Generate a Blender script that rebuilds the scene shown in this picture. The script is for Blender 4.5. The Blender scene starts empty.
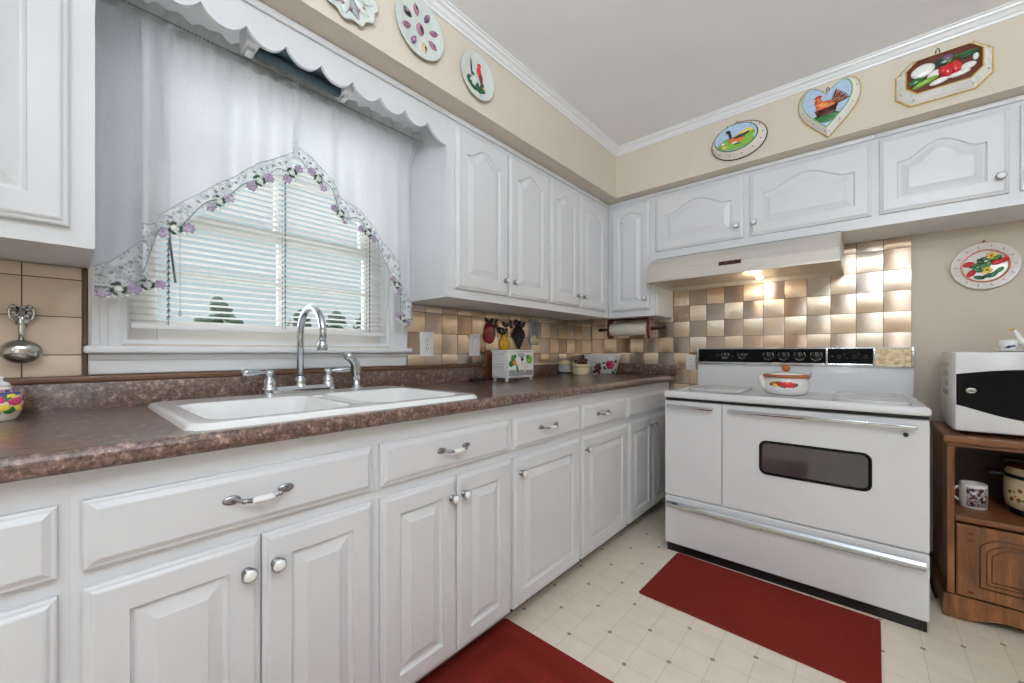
import bpy, bmesh, math, random
from mathutils import Vector, Matrix
random.seed(7)
PI = math.pi
SC = bpy.context.scene
COL = SC.collection

# ------------------------------------------------------------------ materials
def lin(c):
    r = []
    for v in c:
        v /= 255.0
        r.append(v / 12.92 if v <= 0.04045 else ((v + 0.055) / 1.055) ** 2.4)
    return (r[0], r[1], r[2], 1.0)

def base_mat(name):
    m = bpy.data.materials.new(name)
    m.use_nodes = True
    nt = m.node_tree
    b = nt.nodes['Principled BSDF']
    return m, nt, b, nt.nodes, nt.links

def tc(nt, kind='Object', scale=(1, 1, 1)):
    t = nt.nodes.new('ShaderNodeTexCoord')
    mp = nt.nodes.new('ShaderNodeMapping')
    mp.inputs['Scale'].default_value = scale
    nt.links.new(t.outputs[kind], mp.inputs['Vector'])
    return mp.outputs['Vector']

def ramp(nt, fac, stops, interp='LINEAR'):
    r = nt.nodes.new('ShaderNodeValToRGB')
    r.color_ramp.interpolation = interp
    els = r.color_ramp.elements
    while len(els) < len(stops):
        els.new(0.5)
    for e, (p, c) in zip(els, stops):
        e.position = p
        e.color = c
    nt.links.new(fac, r.inputs['Fac'])
    return r.outputs['Color']

def noise(nt, vec, scale, detail=3, rough=0.5):
    n = nt.nodes.new('ShaderNodeTexNoise')
    n.inputs['Scale'].default_value = scale
    n.inputs['Detail'].default_value = detail
    n.inputs['Roughness'].default_value = rough
    nt.links.new(vec, n.inputs['Vector'])
    return n.outputs['Fac']

def mat(name, col, rough=0.5, metal=0.0, var=0.06, nscale=6.0, coat=0.0, bump=0.0, bscale=200.0, stretch=(1, 1, 1), spec=0.5):
    m, nt, b, N, L = base_mat(name)
    c = lin(col)
    v = tc(nt, 'Object', stretch)
    f = noise(nt, v, nscale)
    lo = tuple(x * (1 - var) for x in c[:3]) + (1,)
    hi = tuple(min(1, x * (1 + var)) for x in c[:3]) + (1,)
    L.new(ramp(nt, f, [(0.3, lo), (0.7, hi)]), b.inputs['Base Color'])
    b.inputs['Roughness'].default_value = rough
    b.inputs['Metallic'].default_value = metal
    b.inputs['Coat Weight'].default_value = coat
    b.inputs['Coat Roughness'].default_value = 0.08
    b.inputs['Specular IOR Level'].default_value = spec
    if bump:
        bp = N.new('ShaderNodeBump')
        bp.inputs['Strength'].default_value = bump
        bp.inputs['Distance'].default_value = 0.002
        L.new(noise(nt, v, bscale), bp.inputs['Height'])
        L.new(bp.outputs['Normal'], b.inputs['Normal'])
    return m

M = {}
M['cab'] = mat('cabinet_white_paint', (220, 221, 224), 0.32, var=0.01)
M['cabin'] = mat('cabinet_shadow_gap', (120, 112, 104), 0.7)
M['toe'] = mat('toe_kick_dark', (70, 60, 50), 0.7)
M['trimw'] = mat('trim_white_gloss', (236, 237, 239), 0.28, var=0.01)
M['ceil'] = mat('ceiling_white', (246, 246, 248), 0.9, var=0.01, bump=0.1, bscale=120)
M['wall'] = mat('wall_beige_paint', (212, 202, 186), 0.75, var=0.015, bump=0.05, bscale=150)
M['woodstrip'] = mat('brown_wood_strip', (98, 66, 46), 0.4, var=0.2, nscale=10, stretch=(1, 0.1, 1))
M['chrome'] = mat('chrome', (205, 210, 216), 0.09, 1.0, var=0.02)
M['nickel'] = mat('satin_nickel', (150, 150, 152), 0.28, 1.0, var=0.1, nscale=60)
M['darkmetal'] = mat('antique_pewter', (158, 158, 162), 0.3, 1.0, var=0.25, nscale=120)
M['porc'] = mat('white_porcelain', (244, 244, 243), 0.1, var=0.01, coat=0.5)
M['sinkp'] = mat('sink_porcelain', (247, 247, 246), 0.12, var=0.005, coat=0.4)
M['enamel'] = mat('white_enamel', (229, 230, 233), 0.2, var=0.01, coat=0.3)
M['burn'] = mat('burner_cover_white', (208, 209, 210), 0.22, var=0.14, nscale=9, coat=0.3)
M['black'] = mat('black_plastic', (16, 16, 18), 0.35, var=0.1)
M['blackglass'] = mat('black_glass', (9, 10, 14), 0.05, var=0.1, spec=0.16)
M['ovenglass'] = mat('oven_window_glass', (62, 57, 60), 0.07, var=0.3, nscale=3, coat=0.6)
M['gold'] = mat('mottled_gold_panel', (204, 184, 152), 0.38, 0.7, var=0.4, nscale=55)
M['silver'] = mat('polished_silver', (190, 188, 184), 0.12, 1.0, var=0.06)
M['steel'] = mat('brushed_hood_metal', (218, 213, 205), 0.36, 0.5, var=0.05, nscale=20, stretch=(0.2, 6, 6))
M['hoodin'] = mat('hood_inside', (196, 184, 166), 0.4, 0.5, var=0.05)
M['oak'] = None
M['outlet'] = mat('outlet_white', (240, 240, 240), 0.35, var=0.01)
M['slot'] = mat('outlet_slot', (70, 70, 72), 0.6)
M['blind'] = mat('blind_white', (244, 243, 242), 0.45, var=0.01)
M['cord'] = mat('blind_cord_grey', (118, 122, 124), 0.7)
M['wand'] = mat('clear_wand', (186, 190, 192), 0.2)
M['tapes'] = mat('ladder_cord_dark', (104, 112, 118), 0.8)
M['sash'] = mat('sash_cream', (244, 240, 234), 0.4, var=0.02)
M['paper'] = mat('paper_towel', (232, 222, 206), 0.9, var=0.02, bump=0.3, bscale=260)
M['redwood'] = mat('red_brown_wood', (112, 48, 32), 0.35, var=0.3, nscale=30)
M['darkwood'] = mat('dark_wood', (56, 28, 22), 0.4, var=0.3, nscale=30)
M['cream'] = mat('cream_stoneware', (222, 206, 172), 0.4, var=0.05)
M['tealgrey'] = mat('fixture_blue_grey', (66, 88, 100), 0.3, var=0.15, nscale=8, coat=0.3)
M['leafg'] = mat('tree_leaves', (104, 118, 100), 0.8, var=0.35, nscale=2.5)
M['bark'] = mat('tree_bark', (92, 80, 66), 0.9, var=0.2)
M['grass'] = mat('lawn', (128, 146, 110), 0.9, var=0.2, nscale=1.5)
M['lampglow'] = None

M['ruffle'] = mat('doubled_cotton_baked_shade', (202, 209, 210), 0.9, var=0.03, nscale=60, spec=0.1)  # grey tint paints in the shade where doubled cloth blocks window light
M['ribbon'] = mat('pale_ribbon', (226, 230, 234), 0.7, var=0.02)
def paint(name, col, rough=0.22, var=0.12, nscale=70):
    M[name] = mat('glaze_' + name, col, rough, var=var, nscale=nscale, coat=0.3)
paint('p_red', (196, 32, 40)); paint('p_green', (40, 118, 58)); paint('p_lime', (126, 178, 62))
paint('p_dgreen', (28, 74, 50)); paint('p_yellow', (236, 206, 84)); paint('p_orange', (226, 112, 54))
paint('p_brown', (98, 46, 30)); paint('p_sky', (178, 202, 226)); paint('p_white', (238, 238, 234), var=0.03)
paint('p_ivory', (230, 222, 210), var=0.04); paint('p_gold', (198, 160, 76)); paint('p_dark', (44, 36, 40))
paint('p_mauve', (168, 112, 138)); paint('p_pink', (206, 66, 112)); paint('p_purple', (112, 86, 120))
paint('p_tan', (196, 172, 132)); paint('p_grey', (150, 152, 152)); paint('p_blue', (60, 76, 132))
paint('p_celadon', (206, 212, 206), var=0.06); paint('p_apple', (140, 26, 34)); paint('p_pear', (226, 176, 40))
paint('p_grape', (48, 38, 40)); paint('p_bluegrey', (150, 160, 168)); paint('p_copper', (166, 94, 52))
paint('p_lav', (172, 154, 180)); paint('p_cordgrey', (186, 190, 196)); paint('p_cordgreen', (128, 146, 142)); paint('p_rim', (224, 216, 210), var=0.06)

def granite():
    m, nt, b, N, L = base_mat('speckled_brown_laminate')
    v = tc(nt, 'Object')
    f1 = noise(nt, v, 62, 4, 0.75)
    f2 = noise(nt, v, 150, 3, 0.6)
    c1 = ramp(nt, f1, [(0.36, lin((34, 20, 16))), (0.46, lin((78, 54, 45))), (0.56, lin((112, 84, 73))), (0.67, lin((180, 152, 138)))])
    c2 = ramp(nt, f2, [(0.4, lin((54, 36, 30))), (0.64, lin((142, 114, 102)))])
    mx = N.new('ShaderNodeMixRGB'); mx.inputs['Fac'].default_value = 0.35
    L.new(c1, mx.inputs['Color1']); L.new(c2, mx.inputs['Color2'])
    L.new(mx.outputs['Color'], b.inputs['Base Color'])
    b.inputs['Roughness'].default_value = 0.3
    b.inputs['Coat Weight'].default_value = 0.6
    b.inputs['Coat Roughness'].default_value = 0.1
    return m
M['granite'] = granite()

def tile_metal(name, col, col2, vertical):
    """brushed metal tile: anisotropic, grain along the tile's own UV axis"""
    m, nt, b, N, L = base_mat(name)
    v = tc(nt, 'UV', (3, 160, 1) if not vertical else (160, 3, 1))
    f = noise(nt, v, 1.0, 2)
    g = noise(nt, tc(nt, 'UV', (0.37, 0.37, 1)), 1.0, 0)
    cc = ramp(nt, g, [(0.35, lin(col)), (0.65, lin(col2))])
    mx = N.new('ShaderNodeMixRGB'); mx.blend_type = 'MULTIPLY'; mx.inputs['Fac'].default_value = 1.0
    L.new(cc, mx.inputs['Color1'])
    L.new(ramp(nt, f, [(0.3, (0.86, 0.86, 0.86, 1)), (0.7, (1.08, 1.08, 1.08, 1))]), mx.inputs['Color2'])
    L.new(mx.outputs['Color'], b.inputs['Base Color'])
    b.inputs['Metallic'].default_value = 1.0
    b.inputs['Roughness'].default_value = 0.36
    b.inputs['Anisotropic'].default_value = 0.75
    b.inputs['Anisotropic Rotation'].default_value = 0.25 if vertical else 0.0
    t = N.new('ShaderNodeTangent'); t.direction_type = 'UV_MAP'; t.uv_map = 'UVMap'
    L.new(t.outputs['Tangent'], b.inputs['Tangent'])
    return m
M['tileH'] = tile_metal('copper_tile_flat_grain', (240, 226, 208), (226, 202, 176), False)
M['tileV'] = tile_metal('copper_tile_upright_grain', (226, 216, 208), (204, 180, 158), True)  # same metal as tileH; darker tint paints in its dimmer reflection
M['tileT'] = mat('taupe_satin_tile', (214, 194, 174), 0.42, 0.1, var=0.05, nscale=4)
M['grout'] = mat('tile_joint_brown', (98, 78, 62), 0.8)

def floor_mat():
    m, nt, b, N, L = base_mat('cream_vinyl_floor')
    t = N.new('ShaderNodeTexCoord')
    sep = N.new('ShaderNodeSeparateXYZ')
    L.new(t.outputs['Object'], sep.inputs['Vector'])
    P = 0.1112
    def math_(op, a, bv=None, c=None):
        n = N.new('ShaderNodeMath'); n.operation = op
        for i, x in enumerate((a, bv, c)):
            if x is None: continue
            if isinstance(x, (int, float)): n.inputs[i].default_value = x
            else: L.new(x, n.inputs[i])
        return n.outputs[0]
    gx = math_('DIVIDE', math_('ADD', sep.outputs['X'], -0.697 + 100 * P), P)
    gy = math_('DIVIDE', math_('ADD', sep.outputs['Y'], 1.453 + 100 * P), P)
    def near(g):
        fr = math_('FRACT', math_('ADD', g, 0.5))
        return math_('ABSOLUTE', math_('SUBTRACT', fr, 0.5))
    dx, dy = near(gx), near(gy)
    ln = math_('LESS_THAN', math_('MINIMUM', dx, dy), 0.013)
    par = math_('MODULO', math_('ADD', math_('ROUND', gx), math_('ROUND', gy)), 2.0)
    even = math_('LESS_THAN', math_('ABSOLUTE', math_('SUBTRACT', par, 0.0)), 0.5)
    dia = math_('LESS_THAN', math_('MAXIMUM', dx, dy), 0.062)
    dot = math_('MULTIPLY', even, dia)
    v = tc(nt, 'Object')
    c0 = ramp(nt, noise(nt, v, 14, 4), [(0.3, lin((226, 214, 194))), (0.7, lin((234, 223, 205)))])
    a = N.new('ShaderNodeMixRGB'); L.new(c0, a.inputs['Color1']); a.inputs['Color2'].default_value = lin((188, 177, 156))
    L.new(math_('MULTIPLY', ln, 0.5), a.inputs['Fac'])
    d = N.new('ShaderNodeMixRGB'); L.new(a.outputs['Color'], d.inputs['Color1']); d.inputs['Color2'].default_value = lin((150, 132, 112))
    L.new(dot, d.inputs['Fac'])
    L.new(d.outputs['Color'], b.inputs['Base Color'])
    b.inputs['Roughness'].default_value = 0.38
    return m
M['floor'] = floor_mat()

def rug_mat(name, x0, x1, y0, y1, borders):
    m, nt, b, N, L = base_mat(name)
    v = tc(nt, 'Object', (1, 8, 1))
    f = noise(nt, v, 60, 3)
    c = ramp(nt, f, [(0.3, lin((108, 31, 25))), (0.7, lin((126, 40, 32)))])
    t = N.new('ShaderNodeTexCoord'); sep = N.new('ShaderNodeSeparateXYZ')
    L.new(t.outputs['Object'], sep.inputs['Vector'])
    def mm(op, a, bv):
        n = N.new('ShaderNodeMath'); n.operation = op
        for i, x in enumerate((a, bv)):
            if isinstance(x, (int, float)): n.inputs[i].default_value = x
            else: L.new(x, n.inputs[i])
        return n.outputs[0]
    dx = mm('MINIMUM', mm('SUBTRACT', sep.outputs['X'], x0), mm('SUBTRACT', x1, sep.outputs['X']))
    dy = mm('MINIMUM', mm('SUBTRACT', sep.outputs['Y'], y0), mm('SUBTRACT', y1, sep.outputs['Y']))
    d = mm('MINIMUM', dx, dy)
    w = mm('SINE', mm('MULTIPLY', d, 2 * PI / borders), 0.0)
    mx = N.new('ShaderNodeMixRGB'); mx.blend_type = 'MULTIPLY'; mx.inputs['Fac'].default_value = 0.4
    L.new(c, mx.inputs['Color1'])
    L.new(ramp(nt, mm('ADD', mm('MULTIPLY', w, 0.5), 0.5), [(0.2, (0.75, 0.7, 0.7, 1)), (0.8, (1.15, 1.1, 1.1, 1))]), mx.inputs['Color2'])
    L.new(mx.outputs['Color'], b.inputs['Base Color'])
    b.inputs['Roughness'].default_value = 0.95
    b.inputs['Specular IOR Level'].default_value = 0.15
    bp = N.new('ShaderNodeBump'); bp.inputs['Strength'].default_value = 0.5; bp.inputs['Distance'].default_value = 0.003
    L.new(noise(nt, v, 180, 2), bp.inputs['Height']); L.new(bp.outputs['Normal'], b.inputs['Normal'])
    return m

def wood_mat(name, ca, cb, axis=(1, 1, 0.12), scale=28, rough=0.38):
    m, nt, b, N, L = base_mat(name)
    v = tc(nt, 'Object', axis)
    f = noise(nt, v, scale, 5, 0.65)
    L.new(ramp(nt, f, [(0.3, lin(ca)), (0.5, lin(tuple((p + q) / 2 for p, q in zip(ca, cb)))), (0.7, lin(cb))]), b.inputs['Base Color'])
    b.inputs['Roughness'].default_value = rough
    return m
M['oak'] = wood_mat('oak_veneer', (80, 46, 24), (158, 102, 56))
M['oakh'] = wood_mat('oak_veneer_flat', (94, 54, 30), (134, 84, 48), (0.12, 1, 1))
M['oakdark'] = wood_mat('oak_groove', (62, 34, 18), (84, 48, 26))
M['backboard'] = mat('cart_back_board', (104, 92, 86), 0.8)
M['board'] = wood_mat('reddish_board', (84, 36, 28), (112, 56, 42))

def fabric():
    m, nt, b, N, L = base_mat('sheer_white_cotton')
    out = N['Material Output']
    b.inputs['Base Color'].default_value = lin((240, 244, 247)); b.inputs['Roughness'].default_value = 0.9
    b.inputs['Specular IOR Level'].default_value = 0.1
    tr = N.new('ShaderNodeBsdfTranslucent'); tr.inputs['Color'].default_value = lin((238, 236, 243))
    tp = N.new('ShaderNodeBsdfTransparent')
    m1 = N.new('ShaderNodeMixShader'); m1.inputs['Fac'].default_value = 0.45
    m2 = N.new('ShaderNodeMixShader')
    v = tc(nt, 'Object')
    f = noise(nt, v, 300, 2)
    L.new(ramp(nt, f, [(0.3, (0.14, 0.14, 0.14, 1)), (0.7, (0.24, 0.24, 0.24, 1))]), m2.inputs['Fac'])
    L.new(b.outputs[0], m1.inputs[1]); L.new(tr.outputs[0], m1.inputs[2])
    L.new(m1.outputs[0], m2.inputs[1]); L.new(tp.outputs[0], m2.inputs[2])
    L.new(m2.outputs[0], out.inputs['Surface'])
    return m
M['sheer'] = fabric()

def lace():
    m, nt, b, N, L = base_mat('openwork_lace')
    out = N['Material Output']
    v = tc(nt, 'Object')
    vo = N.new('ShaderNodeTexVoronoi'); vo.inputs['Scale'].default_value = 95
    L.new(v, vo.inputs['Vector'])
    f2 = noise(nt, v, 40, 2)
    L.new(ramp(nt, f2, [(0.45, lin((240, 243, 246))), (0.64, lin((196, 202, 208)))]), b.inputs['Base Color'])
    b.inputs['Roughness'].default_value = 0.9
    tr = N.new('ShaderNodeBsdfTranslucent'); tr.inputs['Color'].default_value = lin((225, 230, 235))
    tp = N.new('ShaderNodeBsdfTransparent')
    m1 = N.new('ShaderNodeMixShader'); m1.inputs['Fac'].default_value = 0.3
    m2 = N.new('ShaderNodeMixShader')
    L.new(ramp(nt, vo.outputs['Distance'], [(0.25, (0.75, 0.75, 0.75, 1)), (0.42, (0.05, 0.05, 0.05, 1))]), m2.inputs['Fac'])
    L.new(b.outputs[0], m1.inputs[1]); L.new(tr.outputs[0], m1.inputs[2])
    L.new(m1.outputs[0], m2.inputs[1]); L.new(tp.outputs[0], m2.inputs[2])
    L.new(m2.outputs[0], out.inputs['Surface'])
    return m
M['lace'] = lace()

def glass_pane():
    m, nt, b, N, L = base_mat('window_glass')
    out = N['Material Output']
    g = N.new('ShaderNodeBsdfGlossy'); g.inputs['Roughness'].default_value = 0.02
    tp = N.new('ShaderNodeBsdfTransparent'); tp.inputs['Color'].default_value = (0.93, 0.97, 0.97, 1)
    fr = N.new('ShaderNodeFresnel'); fr.inputs['IOR'].default_value = 1.45
    mx = N.new('ShaderNodeMixShader')
    L.new(fr.outputs[0], mx.inputs['Fac']); L.new(tp.outputs[0], mx.inputs[1]); L.new(g.outputs[0], mx.inputs[2])
    L.new(mx.outputs[0], out.inputs['Surface'])
    return m
M['pane'] = glass_pane()

def emit(name, col, s):
    m, nt, b, N, L = base_mat(name)
    b.inputs['Base Color'].default_value = col
    b.inputs['Emission Color'].default_value = col
    b.inputs['Emission Strength'].default_value = s
    return m
M['lampglow'] = emit('lit_hood_bulb', (1.0, 0.88, 0.70, 1), 4.0)

def print_mat(name, scale, stops):
    m, nt, b, N, L = base_mat(name)
    v = tc(nt, 'Object')
    f = noise(nt, v, scale, 4, 0.7)
    L.new(ramp(nt, f, stops), b.inputs['Base Color'])
    b.inputs['Roughness'].default_value = 0.25
    return m
M['mugprint'] = print_mat('mug_photo_print', 46, [(0.34, lin((40, 26, 34))), (0.44, lin((96, 50, 56))), (0.52, lin((206, 204, 206))), (0.6, lin((74, 66, 90))), (0.7, lin((226, 220, 222)))])
M['floral'] = print_mat('floral_glaze', 26, [(0.3, lin((40, 58, 130))), (0.42, lin((70, 130, 74))), (0.5, lin((240, 212, 110))), (0.58, lin((216, 52, 96))), (0.7, lin((240, 226, 214)))])

# ------------------------------------------------------------------ mesh builder
class Fr:
    def __init__(s, o, u, v, w):
        s.o, s.u, s.v, s.w = Vector(o), Vector(u), Vector(v), Vector(w)
    def p(s, a, b, c=0.0):
        return s.o + s.u * a + s.v * b + s.w * c
def FL(x):   # on the window wall, facing the room
    return Fr((x, 0, 0), (0, 1, 0), (0, 0, 1), (1, 0, 0))
def FB(y):   # on the stove wall, facing the room
    return Fr((0, y, 0), (1, 0, 0), (0, 0, 1), (0, -1, 0))
def FZ(z):
    return Fr((0, 0, z), (1, 0, 0), (0, 1, 0), (0, 0, 1))

class MB:
    def __init__(s):
        s.v, s.f, s.mi, s.sm, s.uv = [], [], [], [], {}
        s.m = 0
    def add(s, pts):
        i = len(s.v); s.v.extend([tuple(p) for p in pts]); return i
    def face(s, idx, smooth=False):
        s.f.append(tuple(idx)); s.mi.append(s.m); s.sm.append(smooth)
    def box(s, x0, x1, y0, y1, z0, z1, bev=0.0, seg=2):
        x0, x1 = min(x0, x1), max(x0, x1); y0, y1 = min(y0, y1), max(y0, y1); z0, z1 = min(z0, z1), max(z0, z1)
        if bev <= 0:
            i = s.add([(x0, y0, z0), (x1, y0, z0), (x1, y1, z0), (x0, y1, z0), (x0, y0, z1), (x1, y0, z1), (x1, y1, z1), (x0, y1, z1)])
            for q in ((0, 3, 2, 1), (4, 5, 6, 7), (0, 1, 5, 4), (1, 2, 6, 5), (2, 3, 7, 6), (3, 0, 4, 7)):
                s.face([i + k for k in q])
            return
        bm = bmesh.new()
        bmesh.ops.create_cube(bm, size=1)
        for vv in bm.verts:
            vv.co = Vector(((x0 + x1) / 2 + vv.co.x * (x1 - x0), (y0 + y1) / 2 + vv.co.y * (y1 - y0), (z0 + z1) / 2 + vv.co.z * (z1 - z0)))
        bmesh.ops.bevel(bm, geom=bm.edges[:], offset=min(bev, 0.49 * min(x1 - x0, y1 - y0, z1 - z0)), segments=seg, profile=0.5, affect='EDGES')
        bm.verts.index_update()
        i = s.add([vv.co for vv in bm.verts])
        for ff in bm.faces:
            s.face([i + vv.index for vv in ff.verts], seg > 1)
        bm.free()
    def loft(s, rings, close=True, cap0=False, cap1=False, smooth=False):
        n = len(rings[0])
        ids = [s.add(r) for r in rings]
        for a, b in zip(ids[:-1], ids[1:]):
            for k in range(n if close else n - 1):
                k2 = (k + 1) % n
                s.face((a + k, a + k2, b + k2, b + k), smooth)
        for flag, i, r, rev in ((cap0, ids[0], rings[0], True), (cap1, ids[-1], rings[-1], False)):
            if flag:
                c = Vector((0, 0, 0))
                for p in r: c += Vector(p)
                j = s.add([c / n])
                for k in range(n):
                    k2 = (k + 1) % n
                    s.face((i + k2, i + k, j) if rev else (i + k, i + k2, j), smooth)
    def prism(s, F, poly, w0, w1, smooth=False):
        s.loft([[F.p(a, b, w0) for a, b in poly], [F.p(a, b, w1) for a, b in poly]], True, True, True, smooth)
    def dome(s, F, poly, w0, h, rings=4, base=0.35):
        cx = sum(a for a, b in poly) / len(poly); cy = sum(b for a, b in poly) / len(poly)
        R = [[F.p(a, b, w0) for a, b in poly], [F.p(a, b, w0 + h * base) for a, b in poly]]
        for k in range(1, rings + 1):
            t = k / rings * PI / 2 * 0.92
            sc, hh = math.cos(t), base + (1 - base) * math.sin(t)
            R.append([F.p(cx + (a - cx) * sc, cy + (b - cy) * sc, w0 + h * hh) for a, b in poly])
        s.loft(R, True, False, True, True)
    def lathe(s, F, prof, n=24, smooth=True, a0=0.0, a1=2 * PI, cap0=False, cap1=False, sx=1.0, sy=1.0):
        """prof: (radius, height along F.w) about F.o"""
        full = abs(a1 - a0 - 2 * PI) < 1e-6
        m = n if full else n + 1
        R = [[F.p(r * sx * math.cos(a0 + (a1 - a0) * k / n), r * sy * math.sin(a0 + (a1 - a0) * k / n), h) for k in range(m)] for r, h in prof]
        s.loft(R, full, cap0, cap1, smooth)
    def tube(s, path, r, n=10, cap=True, smooth=True):
        path = [Vector(p) for p in path]
        rs = r if isinstance(r, (list, tuple)) else [r] * len(path)
        R = []; prev = None
        for i, p in enumerate(path):
            d = (path[min(i + 1, len(path) - 1)] - path[max(i - 1, 0)]).normalized()
            if prev is None:
                up = Vector((0, 0, 1)) if abs(d.z) < 0.9 else Vector((1, 0, 0))
                a = d.cross(up).normalized()
            else:
                a = (prev - d * prev.dot(d)).normalized()
            prev = a
            b = d.cross(a)
            R.append([p + (a * math.cos(2 * PI * k / n) + b * math.sin(2 * PI * k / n)) * rs[i] for k in range(n)])
        s.loft(R, True, cap, cap, smooth)
    def sphere(s, c, rx, ry=None, rz=None, n=16, m=10):
        ry = ry or rx; rz = rz or rx
        c = Vector(c)
        R = [[c + Vector((rx * math.sin(t) * math.cos(2 * PI * k / n), ry * math.sin(t) * math.sin(2 * PI * k / n), -rz * math.cos(t))) for k in range(n)]
             for t in [0.001 + (PI - 0.002) * j / m for j in range(m + 1)]]
        s.loft(R, True, True, True, True)
    def build(s, name, mats, parent=None, at=None, kind=None, label=None):
        off = Vector((0, 0, 0))
        if parent is not None:
            q = parent
            while q is not None:
                off += q.location; q = q.parent
        elif at is not None:
            off = Vector(at)
        me = bpy.data.meshes.new(name)
        me.from_pydata([tuple(Vector(p) - off) for p in s.v], [], s.f)
        for m in (mats if isinstance(mats, (list, tuple)) else [mats]):
            me.materials.append(M[m] if isinstance(m, str) else m)
        me.polygons.foreach_set('material_index', s.mi)
        me.polygons.foreach_set('use_smooth', s.sm)
        if s.uv:
            ul = me.uv_layers.new(name='UVMap')
            for pi, poly in enumerate(me.polygons):
                if pi in s.uv:
                    for li, uv in zip(poly.loop_indices, s.uv[pi]):
                        ul.data[li].uv = uv
        bm = bmesh.new(); bm.from_mesh(me)
        if not s.uv:
            bmesh.ops.recalc_face_normals(bm, faces=bm.faces)
        bm.to_mesh(me); bm.free()
        me.update()
        o = bpy.data.objects.new(name, me)
        COL.objects.link(o)
        if parent is not None: o.parent = parent
        else: o.location = off
        if kind: o['kind'] = kind
        if label: o['label'] = label
        return o

def thing(name, label, cat, loc, group=None):
    o = bpy.data.objects.new(name, None)
    o.empty_display_size = 0.05
    COL.objects.link(o); o.location = loc
    o['label'] = label; o['category'] = cat
    if group: o['group'] = group
    return o
def tag(o, label, cat, group=None):
    o['label'] = label; o['category'] = cat
    if group: o['group'] = group
    return o
def ell(cx, cy, rx, ry, n=28, ang=0.0, a0=0.0):
    c, sn = math.cos(ang), math.sin(ang)
    r = []
    for k in range(n):
        t = a0 + 2 * PI * k / n
        x, y = rx * math.cos(t), ry * math.sin(t)
        r.append((cx + x * c - y * sn, cy + x * sn + y * c))
    return r
def leafp(cx, cy, Ln, W, ang, n=8):
    """leaf outline starting at (cx,cy) growing along ang"""
    r = []
    for k in range(n + 1):
        t = k / n; r.append((Ln * t, W * math.sin(PI * t) ** 0.8 if 0 < t < 1 else 0))
    for k in range(n - 1, 0, -1):
        t = k / n; r.append((Ln * t, -W * math.sin(PI * t) ** 0.8))
    c, sn = math.cos(ang), math.sin(ang)
    return [(cx + x * c - y * sn, cy + x * sn + y * c) for x, y in r]
def rrect(u0, u1, v0, v1, r, n=5):
    out = []
    for cx, cy, a in ((u1 - r, v1 - r, 0), (u0 + r, v1 - r, PI / 2), (u0 + r, v0 + r, PI), (u1 - r, v0 + r, 1.5 * PI)):
        for k in range(n + 1):
            t = a + PI / 2 * k / n
            out.append((cx + r * math.cos(t), cy + r * math.sin(t)))
    return out

# ------------------------------------------------------------------ room shell
YB = 0.0; CEIL = 2.402; RX = 3.6; RY = -5.2
def wallbox(name, *a, m='wall'):
    mb = MB(); mb.box(*a); return mb.build(name, m, kind='structure')
fl = MB(); fl.box(-0.15, RX + 0.15, RY - 0.15, 0.15, -0.1, 0.0); fl.build('floor', 'floor', kind='structure')
wallbox('ceiling', -0.15, RX + 0.15, RY - 0.15, 0.15, CEIL, CEIL + 0.1, m='ceil')
WY0, WY1, WZ0, WZ1 = -2.72, -1.835, 1.095, 2.03      # window opening
mb = MB()
mb.box(-0.15, 0, RY, WY0, 0, CEIL); mb.box(-0.15, 0, WY1, 0.0, 0, CEIL)
mb.box(-0.15, 0, WY0, WY1, 0, WZ0); mb.box(-0.15, 0, WY0, WY1, WZ1, CEIL)
mb.build('wall_left', 'wall', kind='structure')
wallbox('wall_back', 0, RX, 0, 0.15, 0, CEIL)
wallbox('wall_right', RX, RX + 0.15, RY, 0, 0, CEIL)
wallbox('wall_front', 0, RX, RY - 0.15, RY, 0, CEIL)
# dropped soffit over the cabinets
SX, SY, SZ = 0.422, -0.412, 2.088
mb = MB()
L2 = [(0.001, RY + 0.001), (SX, RY + 0.001), (SX, SY), (RX - 0.001, SY), (RX - 0.001, -0.001), (0.001, -0.001)]
i0 = mb.add([(x, y, SZ) for x, y in L2]); i1 = mb.add([(x, y, CEIL) for x, y in L2])
mb.face([i0 + 0, i0 + 5, i0 + 2, i0 + 1]); mb.face([i0 + 5, i0 + 4, i0 + 3, i0 + 2])
for k in range(6):
    k2 = (k + 1) % 6; mb.face((i0 + k, i0 + k2, i1 + k2, i1 + k))
mb.build('wall_soffit', 'wall', kind='structure')
# crown moulding, mitred in the corner
prof = [(0.0, CEIL - 0.042), (0.006, CEIL - 0.042), (0.009, CEIL - 0.034), (0.016, CEIL - 0.030), (0.024, CEIL - 0.019),
        (0.034, CEIL - 0.015), (0.036, CEIL - 0.008), (0.043, CEIL - 0.006), (0.043, CEIL - 0.0005), (0.0, CEIL - 0.0005)]
mb = MB()
mb.loft([[(SX + p, RY, z) for p, z in prof], [(SX + p, SY - p, z) for p, z in prof], [(RX, SY - p, z) for p, z in prof]], True)
mb.build('trim_1', 'trimw', kind='structure')

# ------------------------------------------------------------------ window
mb = MB()
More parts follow.
